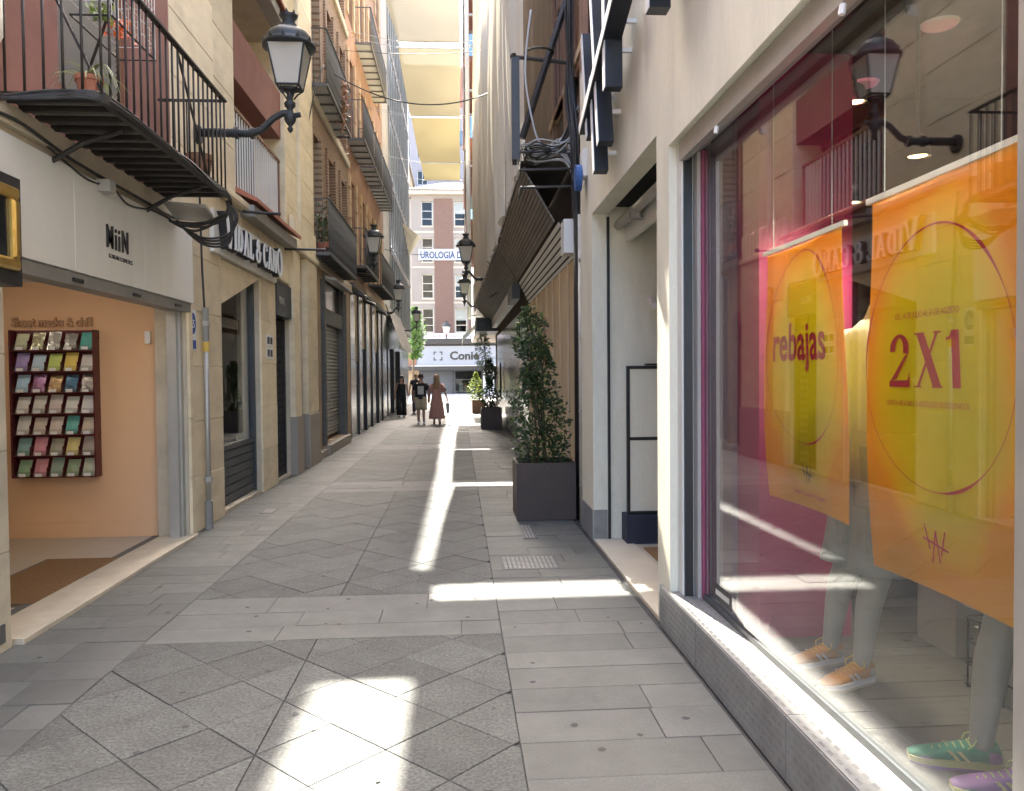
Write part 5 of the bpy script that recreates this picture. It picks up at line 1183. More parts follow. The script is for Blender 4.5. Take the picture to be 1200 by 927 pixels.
# marble cladding
for j in range(10):
    a = 15.02+j*1.25
    for z0,z1 in ((0,1.0),(1.0,2.0),(2.0,3.0)): MB(TW).bbox(a+.003,a+1.244,z0+.003,z1-.003,-.02,.012,.003).build('marble_panel', MT['marble_lt'], b6)
MB(TW).box(14.98,15.02,0,3.0,-.01,.03).build('joint_strip', MT['black'], b6)
MB().tube([(1.30,24.2,.9),(1.30,24.2,2.0)], .03, 6).build('pipe_stub', MT['black'], b6)
# sloping slatted soffit: top edge stands out over the street
def soffit(label, ya, yb, xo_a, xo_b, n):
    t = thing('sloping_soffit', label, 'soffit', (1,(ya+yb)/2,3.7), 'sloping soffits on the right')
    for i in range(n):
        f0,f1 = i/n,(i+1)/n-.012
        p = lambda f, y, xo: (1.15+(xo-1.15)*f, y, 3.42+.64*f)
        A,B,C,D = p(f0,ya,xo_a),p(f0,yb,xo_b),p(f1,yb,xo_b),p(f1,ya,xo_a); o = (.012,0,.014)
        MB().add([A,B,C,D]+[tuple(v[k]+o[k] for k in range(3)) for v in (A,B,C,D)],[(0,1,2,3),(4,5,6,7),(0,1,5,4),(1,2,6,5),(2,3,7,6),(3,0,4,7)]).build('slat', MT['slats'], t)
    MB().add([(1.17,ya,3.44),(1.17,yb,3.44),(xo_b+.03,yb,4.09),(xo_a+.03,ya,4.09)],[(0,1,2,3)]).build('backing', MT['dark'], t)
    MB().add([(xo_a-.015,ya,4.06),(xo_b-.015,yb,4.06),(xo_b-.015,yb,4.14),(xo_a-.015,ya,4.14),(1.38,ya,4.14),(1.38,yb,4.14)],[(0,1,2,3),(3,2,5,4)]).build('top_edge', MT['slats'], t)
    return t
soffit('near brown-grey slatted soffit sloping in above the boarded front', 9.25, 15.05, .77, .77, 13)
soffit('far brown-grey slatted soffit sloping in above the marble wall', 15.15, 27.6, .77, .58, 13)
st_ = thing('slatted_shutter_housing','bright aluminium slats fanned below the near soffit','shutter',(1.25,12,3.2))
for i in range(6):
    f = i/6; g = f+.085
    A = lambda f,y: (1.375-.215*f, y, 2.99+.43*f)
    P4 = [A(f,9.05),A(f,15.05),A(g,15.05),A(g,9.05)]
    MB().add(P4+[(x+.01,y,z-.012) for x,y,z in P4],[(0,1,2,3),(4,5,6,7),(0,1,5,4),(1,2,6,5),(2,3,7,6),(3,0,4,7)]).build('slat', MT['stripe'], st_)
MB().add([(1.385,9.06,2.97),(1.385,15.05,2.97),(1.18,15.05,3.42),(1.18,9.06,3.42)],[(0,1,2,3)]).build('backing', MT['dark'], st_)
lb_ = MB().box(1.06,1.20,16.6,24.5,3.10,3.36).build('light_box', MT['white'], None, label='long white sign box under the far soffit', cat='sign'); MB().box(1.055,1.21,15.2,16.58,3.10,3.40).build('dark_end', MT['black'], lb_)
MB().box(.60,1.36,26.2,28.6,3.1,3.55).build('dark_box', MT['black'], None, label='black box at the far end of the slatted soffits', cat='sign')
# drapes
def drape(label, ya, yb, xa, xb, za, zb, seed, amp=.06):
    q = random.Random(seed); ph = [q.uniform(0,6) for _ in range(5)]
    t = thing('facade_drape', label, 'drape', ((xa+xb)/2,(ya+yb)/2,za), 'cloth drapes hung down the right facade')
    def fn(i,j):
        y = ya+(yb-ya)*i; z = za+(zb-za)*j; x = xa+(xb-xa)*i
        fold = math.sin(y*5.2+ph[0]+.5*math.sin(z*.5)) + .7*math.sin(y*9.1+ph[1]+.4*math.sin(z*.33)) + .3*abs(math.sin(y*11+ph[2]+z*.15))
        x += -.05+amp*fold*(.6+.4*math.sin(z*.5+ph[3])) - .10*math.sin(math.pi*min(1,j*2))*math.sin(math.pi*i)
        return (x, y+.06*math.sin(z*.9+ph[4]), z+(.06*math.sin(y*7.5) if j == 0 else 0))
    MB().grid(fn, int((yb-ya)*34), 60).build('cloth', MT['drape'], t, smooth=True, fix=False)
    MB().tube([(xa,ya,zb),(xb,yb,zb)], .03, 6).build('top_rod', MT['iron_g'], t)
    return t
drape('nearest pale drape with loose folds beside the tangled cables', 9.3, 12.6, .86, .84, 4.16, 14.5, 1, .085)
drape('middle pale drape between two dark poles', 12.75, 18.2, .82, .80, 4.16, 14.8, 2, .075)
drape('farthest long pale drape down to the far soffit', 18.5, 27.4, .80, .68, 4.16, 15.2, 3, .08)
for y in (12.68,18.35): 
    MB().tube([(.80,y,4.1),(.80,y,15)], .022, 6).build('drape_pole', MT['iron_g'], b6)
# tangle between the shop and the drapes
MB(TW).box(8.10,8.55,4.9,8.5,.0,.06).build('window_frame', MT['wood_br'], b6)
for (a,c,z0,z1) in ((8.62,9.3,4.9,7.4),(9.6,10.4,5.0,7.4)):
    f = window(TW,a,c,z0,z1,.06,b6,MT['wood_br'],2,(.5,),.06)
for z in (5.0,6.0,7.6): MB(TW).bbox(8.06,11,z,z+.10,.0,.08).build('moulding', MT['ochre'], b6)
for y in (8.15,9.45,10.6): MB(TW).bbox(y,y+.12,4.2,9,.0,.07).build('pilaster_strip', M('old_timber',(.30,.19,.12),(.22,.14,.09),3,.8,stretch=(3,3,.5)) if not bpy.data.materials.get('old_timber') else bpy.data.materials['old_timber'], b6)
ib = thing('iron_bracket','black iron sign bracket with ring beside the white fascia','bracket',(1.2,9,5))
MB().tube([(1.38,8.9,5.15),(.62,8.9,5.22)], .022, 6).build('arm', MT['iron'], ib); MB().tube([(.66,8.9,4.0),(.66,8.9,5.25)], .030, 6).build('upright', MT['iron'], ib)
MB().tube([(.95+.16*math.cos(k*.4),8.9+.16*math.sin(k*.4),5.26) for k in range(17)], .014, 5).build('ring', MT['iron'], ib); MB().tube([(1.38,8.9,6.2),(.75,8.9,4.3)], .045, 6).build('diagonal', MT['iron'], ib)
MB().box(.63,.72,8.86,8.94,4.05,5.2).build('dark_board', MT['black'], ib)
rk2 = thing('cable_rack','rusty iron rack piled with tangled cables below the fascia edge','rack',(1.0,9.0,3.9))
for z in (3.75,3.95,4.15):
    MB().tube([(1.36,8.85,z),(.72,8.85,z-.02)], .016, 5).build('rail', MT['iron'], rk2); MB().tube([(.72,8.85,z-.02),(.74,9.4,z)], .014, 5).build('rail', MT['iron'], rk2)
q = random.Random(17)
for k in range(12):
    z = 4.18+q.uniform(-.05,.06); cable([(1.36,8.7+q.uniform(-.1,.2),z+q.uniform(-.3,.5)),(1.15,8.85+q.uniform(-.1,.1),z),(.9,8.85+q.uniform(-.15,.15),z+q.uniform(-.05,.05)),(.76+q.uniform(-.05,.05),8.95+q.uniform(-.1,.2),z+q.uniform(-.06,.04)),(.95,9.1+q.uniform(-.1,.1),z-.05),(1.25,9.0,z+q.uniform(-.1,.1)),(1.37,8.9,z-.4)], .009, rk2, mat='louver' if k%2 else 'cable')
for k in range(12):
    y = 8.12+q.uniform(0,.55); x = 1.33+q.uniform(-.05,.03); o = [q.uniform(-.10,.10) for _ in range(8)]
    cable([(x,y+o[0],8.0),(x-.02,y+o[1],6.6),(x-.06+o[2]*.5,y+o[3],5.6),(x-.05+o[4]*.4,y+o[5]+.15,4.8),(x-.03,y+o[6],4.1),(x,y+.1+o[7],3.4),(x+.01,8.45+o[2]*.8,2.7),(x+.01,8.45+o[3]*.5,.5)], .011 if k%3 else .020, rk2)
cable([(.85,8.8,5.7),(.78,8.8,5.0),(.88,8.85,4.4),(.98,8.9,4.2)], .012, rk2, mat='louver')
MB().box(1.20,1.38,8.75,9.02,2.98,3.36).build('meter_box', MT['white_panel'], None, label='pale meter box under the tangled cables at the end of the bright slats', cat='meter box')
dp = thing('wall_pipes','pair of pipes running down the wall between planter and white shop','pipe',(1.33,8.3,0))
MB().tube([(1.31,8.22,0),(1.31,8.22,3.3)], .035, 8).build('pale_pipe', MT['cream_pipe'], dp, smooth=True); MB().tube([(1.33,8.60,0),(1.33,8.60,4.2)], .045, 8).build('dark_pipe', MT['iron'], dp, smooth=True)
for z in (.4,1.2,2.0,2.8): MB().box(1.28,1.38,8.16,8.27,z,z+.03).build('clip', MT['alu'], dp)
# ================================================================== planters
def leafcloud(parent, fn, n, size, mat, seed, name='foliage', ratio=.5):
    q = random.Random(seed); b = MB()
    for k in range(n):
        c, out = fn(q); c = Vector(c); d = (Vector(out)*.6+Vector((q.gauss(0,.6),q.gauss(0,.6),q.gauss(-.15,.6)))).normalized()*size*q.uniform(.6,1.25)
        s = d.cross(Vector((q.gauss(0,1),q.gauss(0,1),q.gauss(0,1)))).normalized()*d.length*ratio; up = d.cross(s).normalized()*d.length*.12
        b.add([tuple(c),tuple(c+d*.5-s*.5+up),tuple(c+d),tuple(c+d*.5+s*.5+up)],[(0,1,2),(0,2,3)])
    return b.build(name, MT[mat], parent, fix=False)
def planter(label, x0, x1, y0, y1, h, potm, plants):
    t = thing('planter', label, 'planter', ((x0+x1)/2,(y0+y1)/2,0), 'box planters along the right wall'); e = .03
    b = MB().box(x0,x1,y0,y0+e,.012,h).box(x0,x1,y1-e,y1,.012,h).box(x0,x0+e,y0+e,y1-e,.0121,h-.0005).box(x1-e,x1,y0+e,y1-e,.0121,h-.0005)
    b.build('box', MT[potm], t); MB().box(x0+.005,x1-.005,y0+.005,y1-.005,.0,.011).build('foot', MT['black'], t)
    MB().box(x0+e,x1-e,y0+e,y1-e,h-.12,h-.06).build('soil', MT['soil'], t)
    return t
from mathutils import noise as MN
planter('large dark brown box planter nearest on the right', .62, 1.275, 8.46, 9.10, .635, 'corten', None)
tr = thing('column_shrub','tall upright dark-leaved shrub in the nearest box planter','shrub',(.93,8.78,.57))
q = random.Random(31)
stems = []
for k in range(5):
    a = q.uniform(0,6.28); top = (.86+q.uniform(-.10,.10), 8.78+q.uniform(-.1,.1), 1.75+q.uniform(-.2,.55)); base = (.95+.05*math.cos(a),8.78+.05*math.sin(a),.57)
    mid = ((base[0]+top[0])/2+q.uniform(-.06,.06),(base[1]+top[1])/2+q.uniform(-.06,.06),(base[2]+top[2])/2); stems.append((base,mid,top))
    MB().tube([base,mid,top], [.014,.010,.004], 6).build('stem', MT['bark'], tr, smooth=True)
def shr(q):
    while True:
        z = .58+1.78*q.random()**1.0; f = (z-.58)/1.78; cx = .955-.14*f; r = .235*(1-f)**.55+.055+.03*math.sin(z*7)
        a = q.uniform(0,6.28); k = q.random()**.5; rr = r*k*1.18
        p = (cx+rr*math.cos(a), 8.78+rr*math.sin(a), z)
        if MN.noise(Vector(p)*5.5+Vector((3,1,7))) + .25*(1-k) + .15*(1-f) > -.02: return p, (math.cos(a),math.sin(a),.25)
leafcloud(tr, shr, 2700, .062, 'leaf', 3)
leafcloud(tr, lambda q: (lambda p: ((p[0][0],p[0][1],min(2.36,p[0][2]+.05)),p[1]))(shr(q)), 420, .050, 'leaf_y', 5, 'young_leaves')
for k in range(26):                       # side twigs that break the outline
    (cx,cy,cz),_ = shr(q); a = q.uniform(0,6.28); L_ = q.uniform(.08,.20); e = (cx+L_*math.cos(a),cy+L_*math.sin(a),cz+L_*.8)
    MB().tube([(cx,cy,cz),e], .003, 4).build('twig', MT['bark'], tr)
    leafcloud(tr, lambda q, cx=cx, cy=cy, cz=cz, e=e, a=a: ((cx+(e[0]-cx)*(f:=q.random()),cy+(e[1]-cy)*f,cz+(e[2]-cz)*f),(math.cos(a),math.sin(a),.3)), 12, .052, 'leaf', 100+k, 'leaf_sprig')
planter('second dark box planter against the marble wall', .65, 1.27, 23.1, 24.0, .64, 'corten', None)
t2 = thing('column_shrub','dark shrub in the second box planter along the marble wall','shrub',(.95,23.5,.58))
MB().tube([(.95,23.5,.58),(.9,23.5,1.9)], [.02,.006], 6).build('stem', MT['bark'], t2)
def shr2(q):
    z = .62+1.45*q.random(); f = (z-.62)/1.45; r = (.33*(1-f)**.7+.06)*(.7+.4*math.sin(z*8)); a = q.uniform(0,6.28); k = q.random()**.5
    return (.93+r*k*math.cos(a),23.5+r*k*math.sin(a),z),(math.cos(a),math.sin(a),.2)
leafcloud(t2, shr2, 1500, .085, 'leaf', 6)
planter('small terracotta box planter farthest on the right', .55, 1.1, 33.0, 33.7, .55, 'terra_pl', None)
t3 = thing('yellow_shrub','yellow green shrub in the farthest terracotta planter','shrub',(.75,33.3,.5))
def shr3(q):
    z = .55+1.2*q.random(); r = .36*math.sin(math.pi*min(1,.15+(z-.5)/1.4)); a = q.uniform(0,6.28); k = q.random()**.5
    return (.72+r*k*math.cos(a),33.3+r*k*math.sin(a),z),(math.cos(a),math.sin(a),.2)
leafcloud(t3, shr3, 700, .10, 'leaf_y', 7)
hg = thing('hanging_plant','green hanging foliage at the end of the right marble wall','plant',(.95,28.0,3))
MB().tube([(.95,28.0,3.3),(.95,28.0,2.0)], .02, 5).build('stem', MT['bark'], hg)
def shr4(q):
    z = 1.9+1.45*q.random(); r = .30*math.sin(math.pi*min(1,.2+(z-1.9)/1.7)); a = q.uniform(0,6.28); k = q.random()**.5
    return (.88+r*k*math.cos(a),28.0+r*k*math.sin(a),z),(math.cos(a),math.sin(a),-.3)
leafcloud(hg, shr4, 700, .09, 'leaf_g', 8)

# ================================================================== people
def skin_mesh(name, verts, edges, rad, mat, parent, sub=2, root=0):
    me = bpy.data.meshes.new(name); me.from_pydata(verts, edges, []); ob = bpy.data.objects.new('tmp', me); COL.objects.link(ob)
    sk = ob.modifiers.new('s','SKIN'); sk.use_smooth_shade = True
    for i, r in enumerate(rad):
        d = me.skin_vertices[0].data[i]; d.radius = r if isinstance(r,(tuple,list)) else (r,r); d.use_root = (i == root)
    sb = ob.modifiers.new('u','SUBSURF'); sb.levels = sub; sb.render_levels = sub
    bpy.context.view_layer.update()
    out = bpy.data.meshes.new_from_object(ob.evaluated_get(bpy.context.evaluated_depsgraph_get())); bpy.data.objects.remove(ob)
    out.materials.clear(); out.materials.append(mat); out.name = name
    return put(name, out, parent)
def ellring(cx, cy, z, rx, ry, n=18, ax=0, wav=0, k=0): return [(cx+rx*math.cos(2*math.pi*i/n)*(1+wav*math.sin(k*2*math.pi*i/n)), cy+ry*math.sin(2*math.pi*i/n)*(1+wav*math.sin(k*2*math.pi*i/n)), z) for i in range(n)]
def body(parent, o, f, h, stride, arms, mat=MT['skin']):
    """o base position, f facing (+1 towards camera -Y, -1 away), stride: leg offsets; arms: ((elbow),(hand)) relative offsets"""
    X,Y,Z = o; s = h/1.7; V = []; E = []; Rr = []
    def v(x,y,z,r): V.append((X+x*s, Y-f*y*s, Z+z*s)); Rr.append((r[0]*s,r[1]*s) if isinstance(r,tuple) else r*s); return len(V)-1
    pel = v(0,0,.93,.125); wa = v(0,.0,1.08,.115); ch = v(0,.0,1.27,.135); nk = v(0,-.01,1.43,.06); hd0 = v(0,.01,1.50,.062); hd1 = v(0,.02,1.58,.085); hd2 = v(0,.01,1.655,.065)
    E += [(pel,wa),(wa,ch),(ch,nk),(nk,hd0),(hd0,hd1),(hd1,hd2)]
    for sd, st in ((-1,stride),(1,-stride)):
        hp = v(sd*.09,0,.88,.095); kn = v(sd*.095,st*.5+.03,.49,.062); an = v(sd*.095,st*1.0-(.04 if st<0 else 0),.09,.04); to = v(sd*.11,st*1.0+.15,.035,.032)
        E += [(pel,hp),(hp,kn),(kn,an),(an,to)]
    for i, sd in enumerate((-1,1)):
        shd = v(sd*.17,0,1.37,.058); (ex,ey,ez),(hx,hy,hz) = arms[i]
        el = v(sd*ex,ey,ez,.042); wr = v(sd*hx,hy,hz,.028); hn = v(sd*hx,hy+.02,hz-.09,.030)
        fg = v(sd*(hx+.005),hy+.03,hz-.16,.014); th = v(sd*(hx-.03),hy+.05,hz-.10,.012)
        E += [(ch,shd),(shd,el),(el,wr),(wr,hn),(hn,fg),(hn,th)]
    return skin_mesh('body', V, E, Rr, mat, parent), (X,Y,Z,s)
def torso(parent, P, f, name, mat, z0, z1, rx0, rx1, ry0, ry1, wav=0, k=9, prof=None):
    X,Y,Z,s = P; rg = []
    n = 10
    for i in range(n+1):
        g = i/n; zz = z0+(z1-z0)*g; a = prof(g) if prof else 1
        w = wav*(1-g); rg.append(ellring(X,Y,Z+zz*s,(rx0+(rx1-rx0)*g)*a*s,(ry0+(ry1-ry0)*g)*a*s,36,0,w,k))
    return MB().loft(rg).build(name, mat, parent, smooth=True)
def sleeve(parent, P, f, sd, ex, ey, ez, r0, r1, mat, name='sleeve', t=.55):
    X,Y,Z,s = P; a = Vector((X+sd*.15*s,Y,Z+1.38*s)); b_ = Vector((X+sd*ex*s,Y-f*ey*s,Z+ez*s)); m = a.lerp(b_,t)
    return MB().tube([tuple(a),tuple(a.lerp(m,.5)),tuple(m)], [r0*s,r0*s*.95,r1*s], 12).build(name, mat, parent, smooth=True)
def hair(parent, P, f, mat, long=0, wide=.1):
    X,Y,Z,s = P; rg = []
    prof = [(.00,.735),(.05,.725),(.085,.695),(.103,.645),(.106,.59)]
    if long: prof += [(.112,.52),(.118,.45),(.11,.40-long),(.06,.34-long)]
    for r,z in prof: rg.append(ellring(X,Y+f*(.025 if z < .64 else .012)*s,Z+(z+1.0-.0)*s,max(.004,r*.93)*s,max(.004,r*(1.0 if z > .6 else .62))*s,16))
    if long: rg = [[(x,y+(f*.035*s if (z-Z)/s < 1.62 else 0),z) for x,y,z in r] for r in rg]
    return MB().loft(rg).build('hair', mat, parent, smooth=True)
def face(parent, P, f, glasses=False):
    X,Y,Z,s = P; y = Y-f*.098*s
    MB().add([(X-.012*s,y,Z+1.565*s),(X+.012*s,y,Z+1.565*s),(X,y-f*.022*s,Z+1.565*s),(X,y+f*.004*s,Z+1.61*s)],[(0,1,2),(0,2,3),(1,2,3),(0,1,3)]).build('nose', MT['skin'], parent)
    MB().box(X-.022*s,X+.022*s,y-.006*s,y+.006*s,Z+1.53*s,Z+1.54*s).build('mouth', plain((.32,.10,.09)), parent)
    for sd in (-1,1):
        if glasses: MB().box(X+sd*.036*s-.027*s,X+sd*.036*s+.027*s,y-.012*s,y+.004*s,Z+1.60*s,Z+1.64*s).build('sunglass_lens', MT['black'], parent)
        else: MB().lathe([(.0,0),(.010*s,.004*s),(.010*s,.010*s),(0,.014*s)], (X+sd*.035*s,y+f*.004*s,Z+1.61*s), 8).build('eye', MT['ink'], parent)
def ears(parent, P, f):
    X,Y,Z,s = P
    for sd in (-1,1): MB().lathe([(.004*s,-.03*s),(.016*s,0),(.004*s,.03*s)], (X+sd*.088*s,Y,Z+1.585*s), 8).build('ear', MT['skin'], parent)
def shoes(parent, P, f, stride, mat):
    X,Y,Z,s = P
    for sd, st in ((-1,stride),(1,-stride)):
        yy = Y-f*(st-(.04 if st<0 else 0))*s; rg = []
        for g,w,hh in ((-.09,.035,.05),(-.05,.044,.09),(.0,.044,.09),(.07,.046,.06),(.14,.044,.045),(.19,.025,.03)): rg.append([(X+sd*.10*s+w*s*math.cos(a),yy-f*g*s,Z+.004+max(0,(.5+.5*math.sin(a))*hh*s)) for a in [k*math.pi/4 for k in range(8)]])
        MB().loft(rg).build('shoe', mat, parent, smooth=True)
# woman in black jumpsuit, walking towards the viewer
w1 = thing('person','woman in black jumpsuit and sunglasses walking towards the viewer, far left','person',(-2.24,30.6,0),'people walking at the far end')
B,P = body(w1,(-2.24,30.6,0),1,1.62,.12,(((.24),0,1.12) and ((.25,.0,1.12),(.28,.05,.88)),((.25,.0,1.12),(.27,-.03,.88))))
torso(w1,P,1,'jumpsuit_top',MT['blackcl'],.86,1.37,.190,.165,.150,.142,0,9,lambda g: 1-.06*math.sin(math.pi*g))
for sd,st in ((-1,.12),(1,-.12)):
    X,Y,Z,s = P; MB().tube([(X+sd*.085*s,Y,Z+.95*s),(X+sd*.095*s,Y-(st*.5+.03)*s,Z+.5*s),(X+sd*.095*s,Y-st*s,Z+.10*s)], [.11*s,.095*s,.105*s], 14).build('trouser_leg', MT['blackcl'], w1, smooth=True)
    MB().tube([(X+sd*.07*s,Y-.09*s,Z+1.34*s),(X+sd*.09*s,Y,Z+1.43*s),(X+sd*.07*s,Y+.09*s,Z+1.33*s)], .022*s, 8).build('strap', MT['blackcl'], w1)
hair(w1,P,1,MT['hair_d'],.12); face(w1,P,1,True); shoes(w1,P,1,.12,MT['blackcl'])
# man behind her
m1 = thing('person','man in dark tee and jeans behind the woman in black','person',(-1.85,33.5,0),'people walking at the far end')
B,P = body(m1,(-1.83,33.5,0),1,1.75,-.12,(((.25,.0,1.12),(.27,.06,.88)),((.25,.02,1.12),(.27,-.04,.88))))
torso(m1,P,1,'tee',MT['navy'],.86,1.40,.185,.17,.125,.11,0,9,lambda g: 1-.05*math.sin(math.pi*g))
for sd,st in ((-1,-.12),(1,.12)):
    X,Y,Z,s = P; sleeve(m1,P,1,sd,.25,0,1.12,.075,.06,MT['navy']); MB().tube([(X+sd*.085*s,Y,Z+.95*s),(X+sd*.095*s,Y-(st*.5+.03)*s,Z+.5*s),(X+sd*.095*s,Y-st*s,Z+.08*s)], [.115*s,.085*s,.07*s], 14).build('trouser_leg', MT['denim'], m1, smooth=True)
hair(m1,P,1,MT['hair_d']) if False else None
face(m1,P,1); ears(m1,P,1); shoes(m1,P,1,-.12,MT['black'])
# young man from behind with printed tee and shorts
m2 = thing('person','young man seen from behind in black printed tee and beige shorts','person',(-1.27,26.1,0),'people walking at the far end')
B,P = body(m2,(-1.27,26.1,0),-1,1.66,.13,(((.26,.0,1.12),(.25,.06,.88)),((.26,.0,1.12),(.25,.0,.88))))
torso(m2,P,-1,'tee',MT['blackcl'],.86,1.40,.20,.18,.135,.115,.01,7,lambda g: 1-.03*math.sin(math.pi*g))
X,Y,Z,s = P; MB().add([(X-.10*s,Y-.139*s,Z+1.02*s),(X+.10*s,Y-.139*s,Z+1.02*s),(X+.105*s,Y-.132*s,Z+1.30*s),(X-.105*s,Y-.132*s,Z+1.30*s),(X-.10*s,Y-.131*s,Z+1.02*s),(X+.10*s,Y-.131*s,Z+1.02*s),(X+.105*s,Y-.12*s,Z+1.30*s),(X-.105*s,Y-.12*s,Z+1.30*s)],[(0,1,2,3),(4,5,6,7),(0,1,5,4),(1,2,6,5),(2,3,7,6),(3,0,4,7)]).build('back_print', M('print',(.62,.60,.56),(.30,.29,.27),30,.8), m2)
for sd,st in ((-1,.13),(1,-.13)):
    sleeve(m2,P,-1,sd,.26,0,1.12,.085,.078,MT['blackcl'],t=.8); MB().tube([(X+sd*.085*s,Y,Z+.93*s),(X+sd*.095*s,Y+(st*.35)*s,Z+.60*s),(X+sd*.098*s,Y+(st*.5)*s,Z+.50*s)], [.125*s,.115*s,.112*s], 14).build('shorts_leg', MT['khaki'], m2, smooth=True)
hair(m2,P,-1,MT['hair_d']); ears(m2,P,-1); shoes(m2,P,-1,.13,MT['white'])
# woman in long pink dress with bag
w2 = thing('person','woman seen from behind in long pink dress carrying a bag','person',(-.74,25.9,0),'people walking at the far end')
B,P = body(w2,(-.74,25.9,0),-1,1.63,.14,(((.24,.0,1.12),(.26,.05,.88)),((.27,.02,1.13),(.36,.06,.90))))
torso(w2,P,-1,'dress_skirt',MT['pinkcl'],.20,1.08,.26,.15,.20,.11,.10,11,lambda g: 1+.10*math.sin(math.pi*g))
torso(w2,P,-1,'dress_bodice',MT['pinkcl'],1.07,1.42,.165,.15,.12,.105,.02,9)
torso(w2,P,-1,'waist_band',MT['pinkcl'],1.06,1.10,.172,.172,.128,.128)
for sd,e in ((-1,(.24,.0,1.12)),(1,(.27,.02,1.13))): sleeve(w2,P,-1,sd,*e,.08,.095,MT['pinkcl'],t=.95)
hair(w2,P,-1,MT['hair_l'],.16); shoes(w2,P,-1,.14,MT['wood_br'])
X,Y,Z,s = P
bg_ = thing('shopping_bag','grey printed bag carried by the woman in pink','bag',(X+.37*s,Y+.06,Z+.45))
bx,by = X+.37*s,Y+.07*s
MB().add([(bx-.04,by-.12,.36),(bx+.05,by-.12,.36),(bx+.05,by+.12,.36),(bx-.04,by+.12,.36),(bx-.06,by-.15,.70),(bx+.07,by-.15,.70),(bx+.07,by+.15,.70),(bx-.06,by+.15,.70)],[(0,1,2,3),(4,5,6,7),(0,1,5,4),(1,2,6,5),(2,3,7,6),(3,0,4,7)]).build('bag_body', M('bag',(.34,.36,.34),(.20,.22,.20),14,.8), bg_)
MB().tube([(bx,by-.10,.69),(bx-.01,by-.05,.76*s+.03),(bx-.01,by+.05,.76*s+.03),(bx,by+.10,.69)], .008, 6).build('handle', MT['ink'], bg_)

# ================================================================== window display
def sneaker(label, x, y, z, rot, c_up, c_over, c_lace, c_sole, pitch=0, L=.285):
    t = thing('sneaker', label, 'shoe', (x,y,z), 'trainers in the display window'); cs, sn = math.cos(rot), math.sin(rot); cp,sp = math.cos(pitch),math.sin(pitch)
    def TT(u,v,w): u2 = u*cp-w*sp; w2 = u*sp+w*cp; return (x+u2*cs-v*sn, y+u2*sn+v*cs, z+w2)
    S = [(-.125,.020,.03,.075),(-.115,.032,.02,.092),(-.085,.036,.012,.098),(-.045,.037,.010,.088),(.0,.038,.010,.078),(.05,.042,.010,.062),(.095,.043,.012,.050),(.135,.034,.018,.042),(.155,.018,.022,.034)]
    k = L/.285; n = 14
    def ring(u,hw,b,tp,ex=0,top=1.0): 
        out = []
        for i in range(n):
            a = 2*math.pi*i/n; cc,ss = math.cos(a),math.sin(a); out.append((u*k,(hw+ex)*k*math.copysign(abs(cc)**.75,cc),(.022+(tp*top-.022)*(.5+.5*math.copysign(abs(ss)**.8,ss)))*k))
        return out
    MB(TT).loft([ring(*s_) for s_ in S]).build('upper', c_up, t, smooth=True)
    so = []
    for u,hw,b_,tp in S:
        so.append([(u*k,-(hw+.006)*k,.0+max(0,(abs(u)-.11))*.15),(u*k,(hw+.006)*k,.0+max(0,(abs(u)-.11))*.15),(u*k,(hw+.007)*k,.028*k),(u*k,-(hw+.007)*k,.028*k)])
    MB(TT).loft(so).build('sole', c_sole, t)
    so2 = [[(a,b*.99,c if i<2 else .009*k) for i,(a,b,c) in enumerate(r)] for r in so]
    MB(TT).loft([[(a,b*1.02,c-.001 if i<2 else .010*k) for i,(a,b,c) in enumerate(r)] for r in so]).build('outsole', c_over, t)
    MB(TT).loft([ring(u,hw,b_,tp,.0025,.72) for u,hw,b_,tp in S[6:]]).build('toe_cap', c_over, t, smooth=True)
    MB(TT).loft([ring(u,hw,b_,tp,.0025,.85) for u,hw,b_,tp in S[:3]]).build('heel_counter', c_over, t, smooth=True)
    for sd in (-1,1):
        e = .0395*k*sd
        for (u0,u1) in ((-.03,.0),(.0,.03)): MB(TT).add([(u0*k,e,.03*k),((u0+.014)*k,e,.03*k),((u1+.014)*k,e*.92,.062*k),(u1*k,e*.92,.062*k),(u0*k,e*1.04,.03*k),((u0+.014)*k,e*1.04,.03*k),((u1+.014)*k,e*.97,.062*k),(u1*k,e*.97,.062*k)],[(0,1,2,3),(4,5,6,7),(0,1,5,4),(1,2,6,5),(2,3,7,6),(3,0,4,7)]).build('side_mark', c_sole, t)
    for i in range(6):
        u = -.03+i*.021; hz = .084-.0075*i; MB(TT).tube([(u*k,-.028*k,hz*k-.004),((u+.006)*k,0,hz*k+.008),(u*k,.028*k,hz*k-.004)], .0032*k, 5).build('lace', c_lace, t)
    for sg in (-1,1): MB(TT).tube([(-.03*k,0,.093*k),(-.05*k,sg*.03*k,.11*k),(-.03*k,sg*.05*k,.09*k),(-.02*k,sg*.04*k,.075*k)], .003*k, 5).build('lace_loop', c_lace, t)
    MB(TT).add([(-.06*k,-.018*k,.095*k),(-.06*k,.018*k,.095*k),(-.035*k,.022*k,.085*k),(-.035*k,-.022*k,.085*k),(-.07*k,-.016*k,.125*k),(-.07*k,.016*k,.125*k)],[(0,1,2,3),(0,1,5,4),(3,2,5,4)]).build('tongue', c_up, t)
    return t
ora = M('orange_suede',(.62,.27,.045),(.52,.21,.035),14,.8); bei = M('beige_suede',(.58,.50,.38),(.5,.43,.33),14,.8); yel = M('yellow_lace',(.72,.48,.08),(.65,.42,.06),9,.7)
pur = M('violet_mesh',(.36,.20,.42),(.30,.16,.36),14,.7); gre = M('green_suede',(.03,.26,.15),(.025,.20,.12),14,.7); mint = M('mint_lace',(.55,.66,.30),(.5,.6,.26),9,.7); pink = M('pink_suede',(.62,.22,.36),(.55,.18,.30),12,.7); lime = M('lime_sole',(.62,.58,.25),(.56,.52,.22),9,.6)
zf = .263
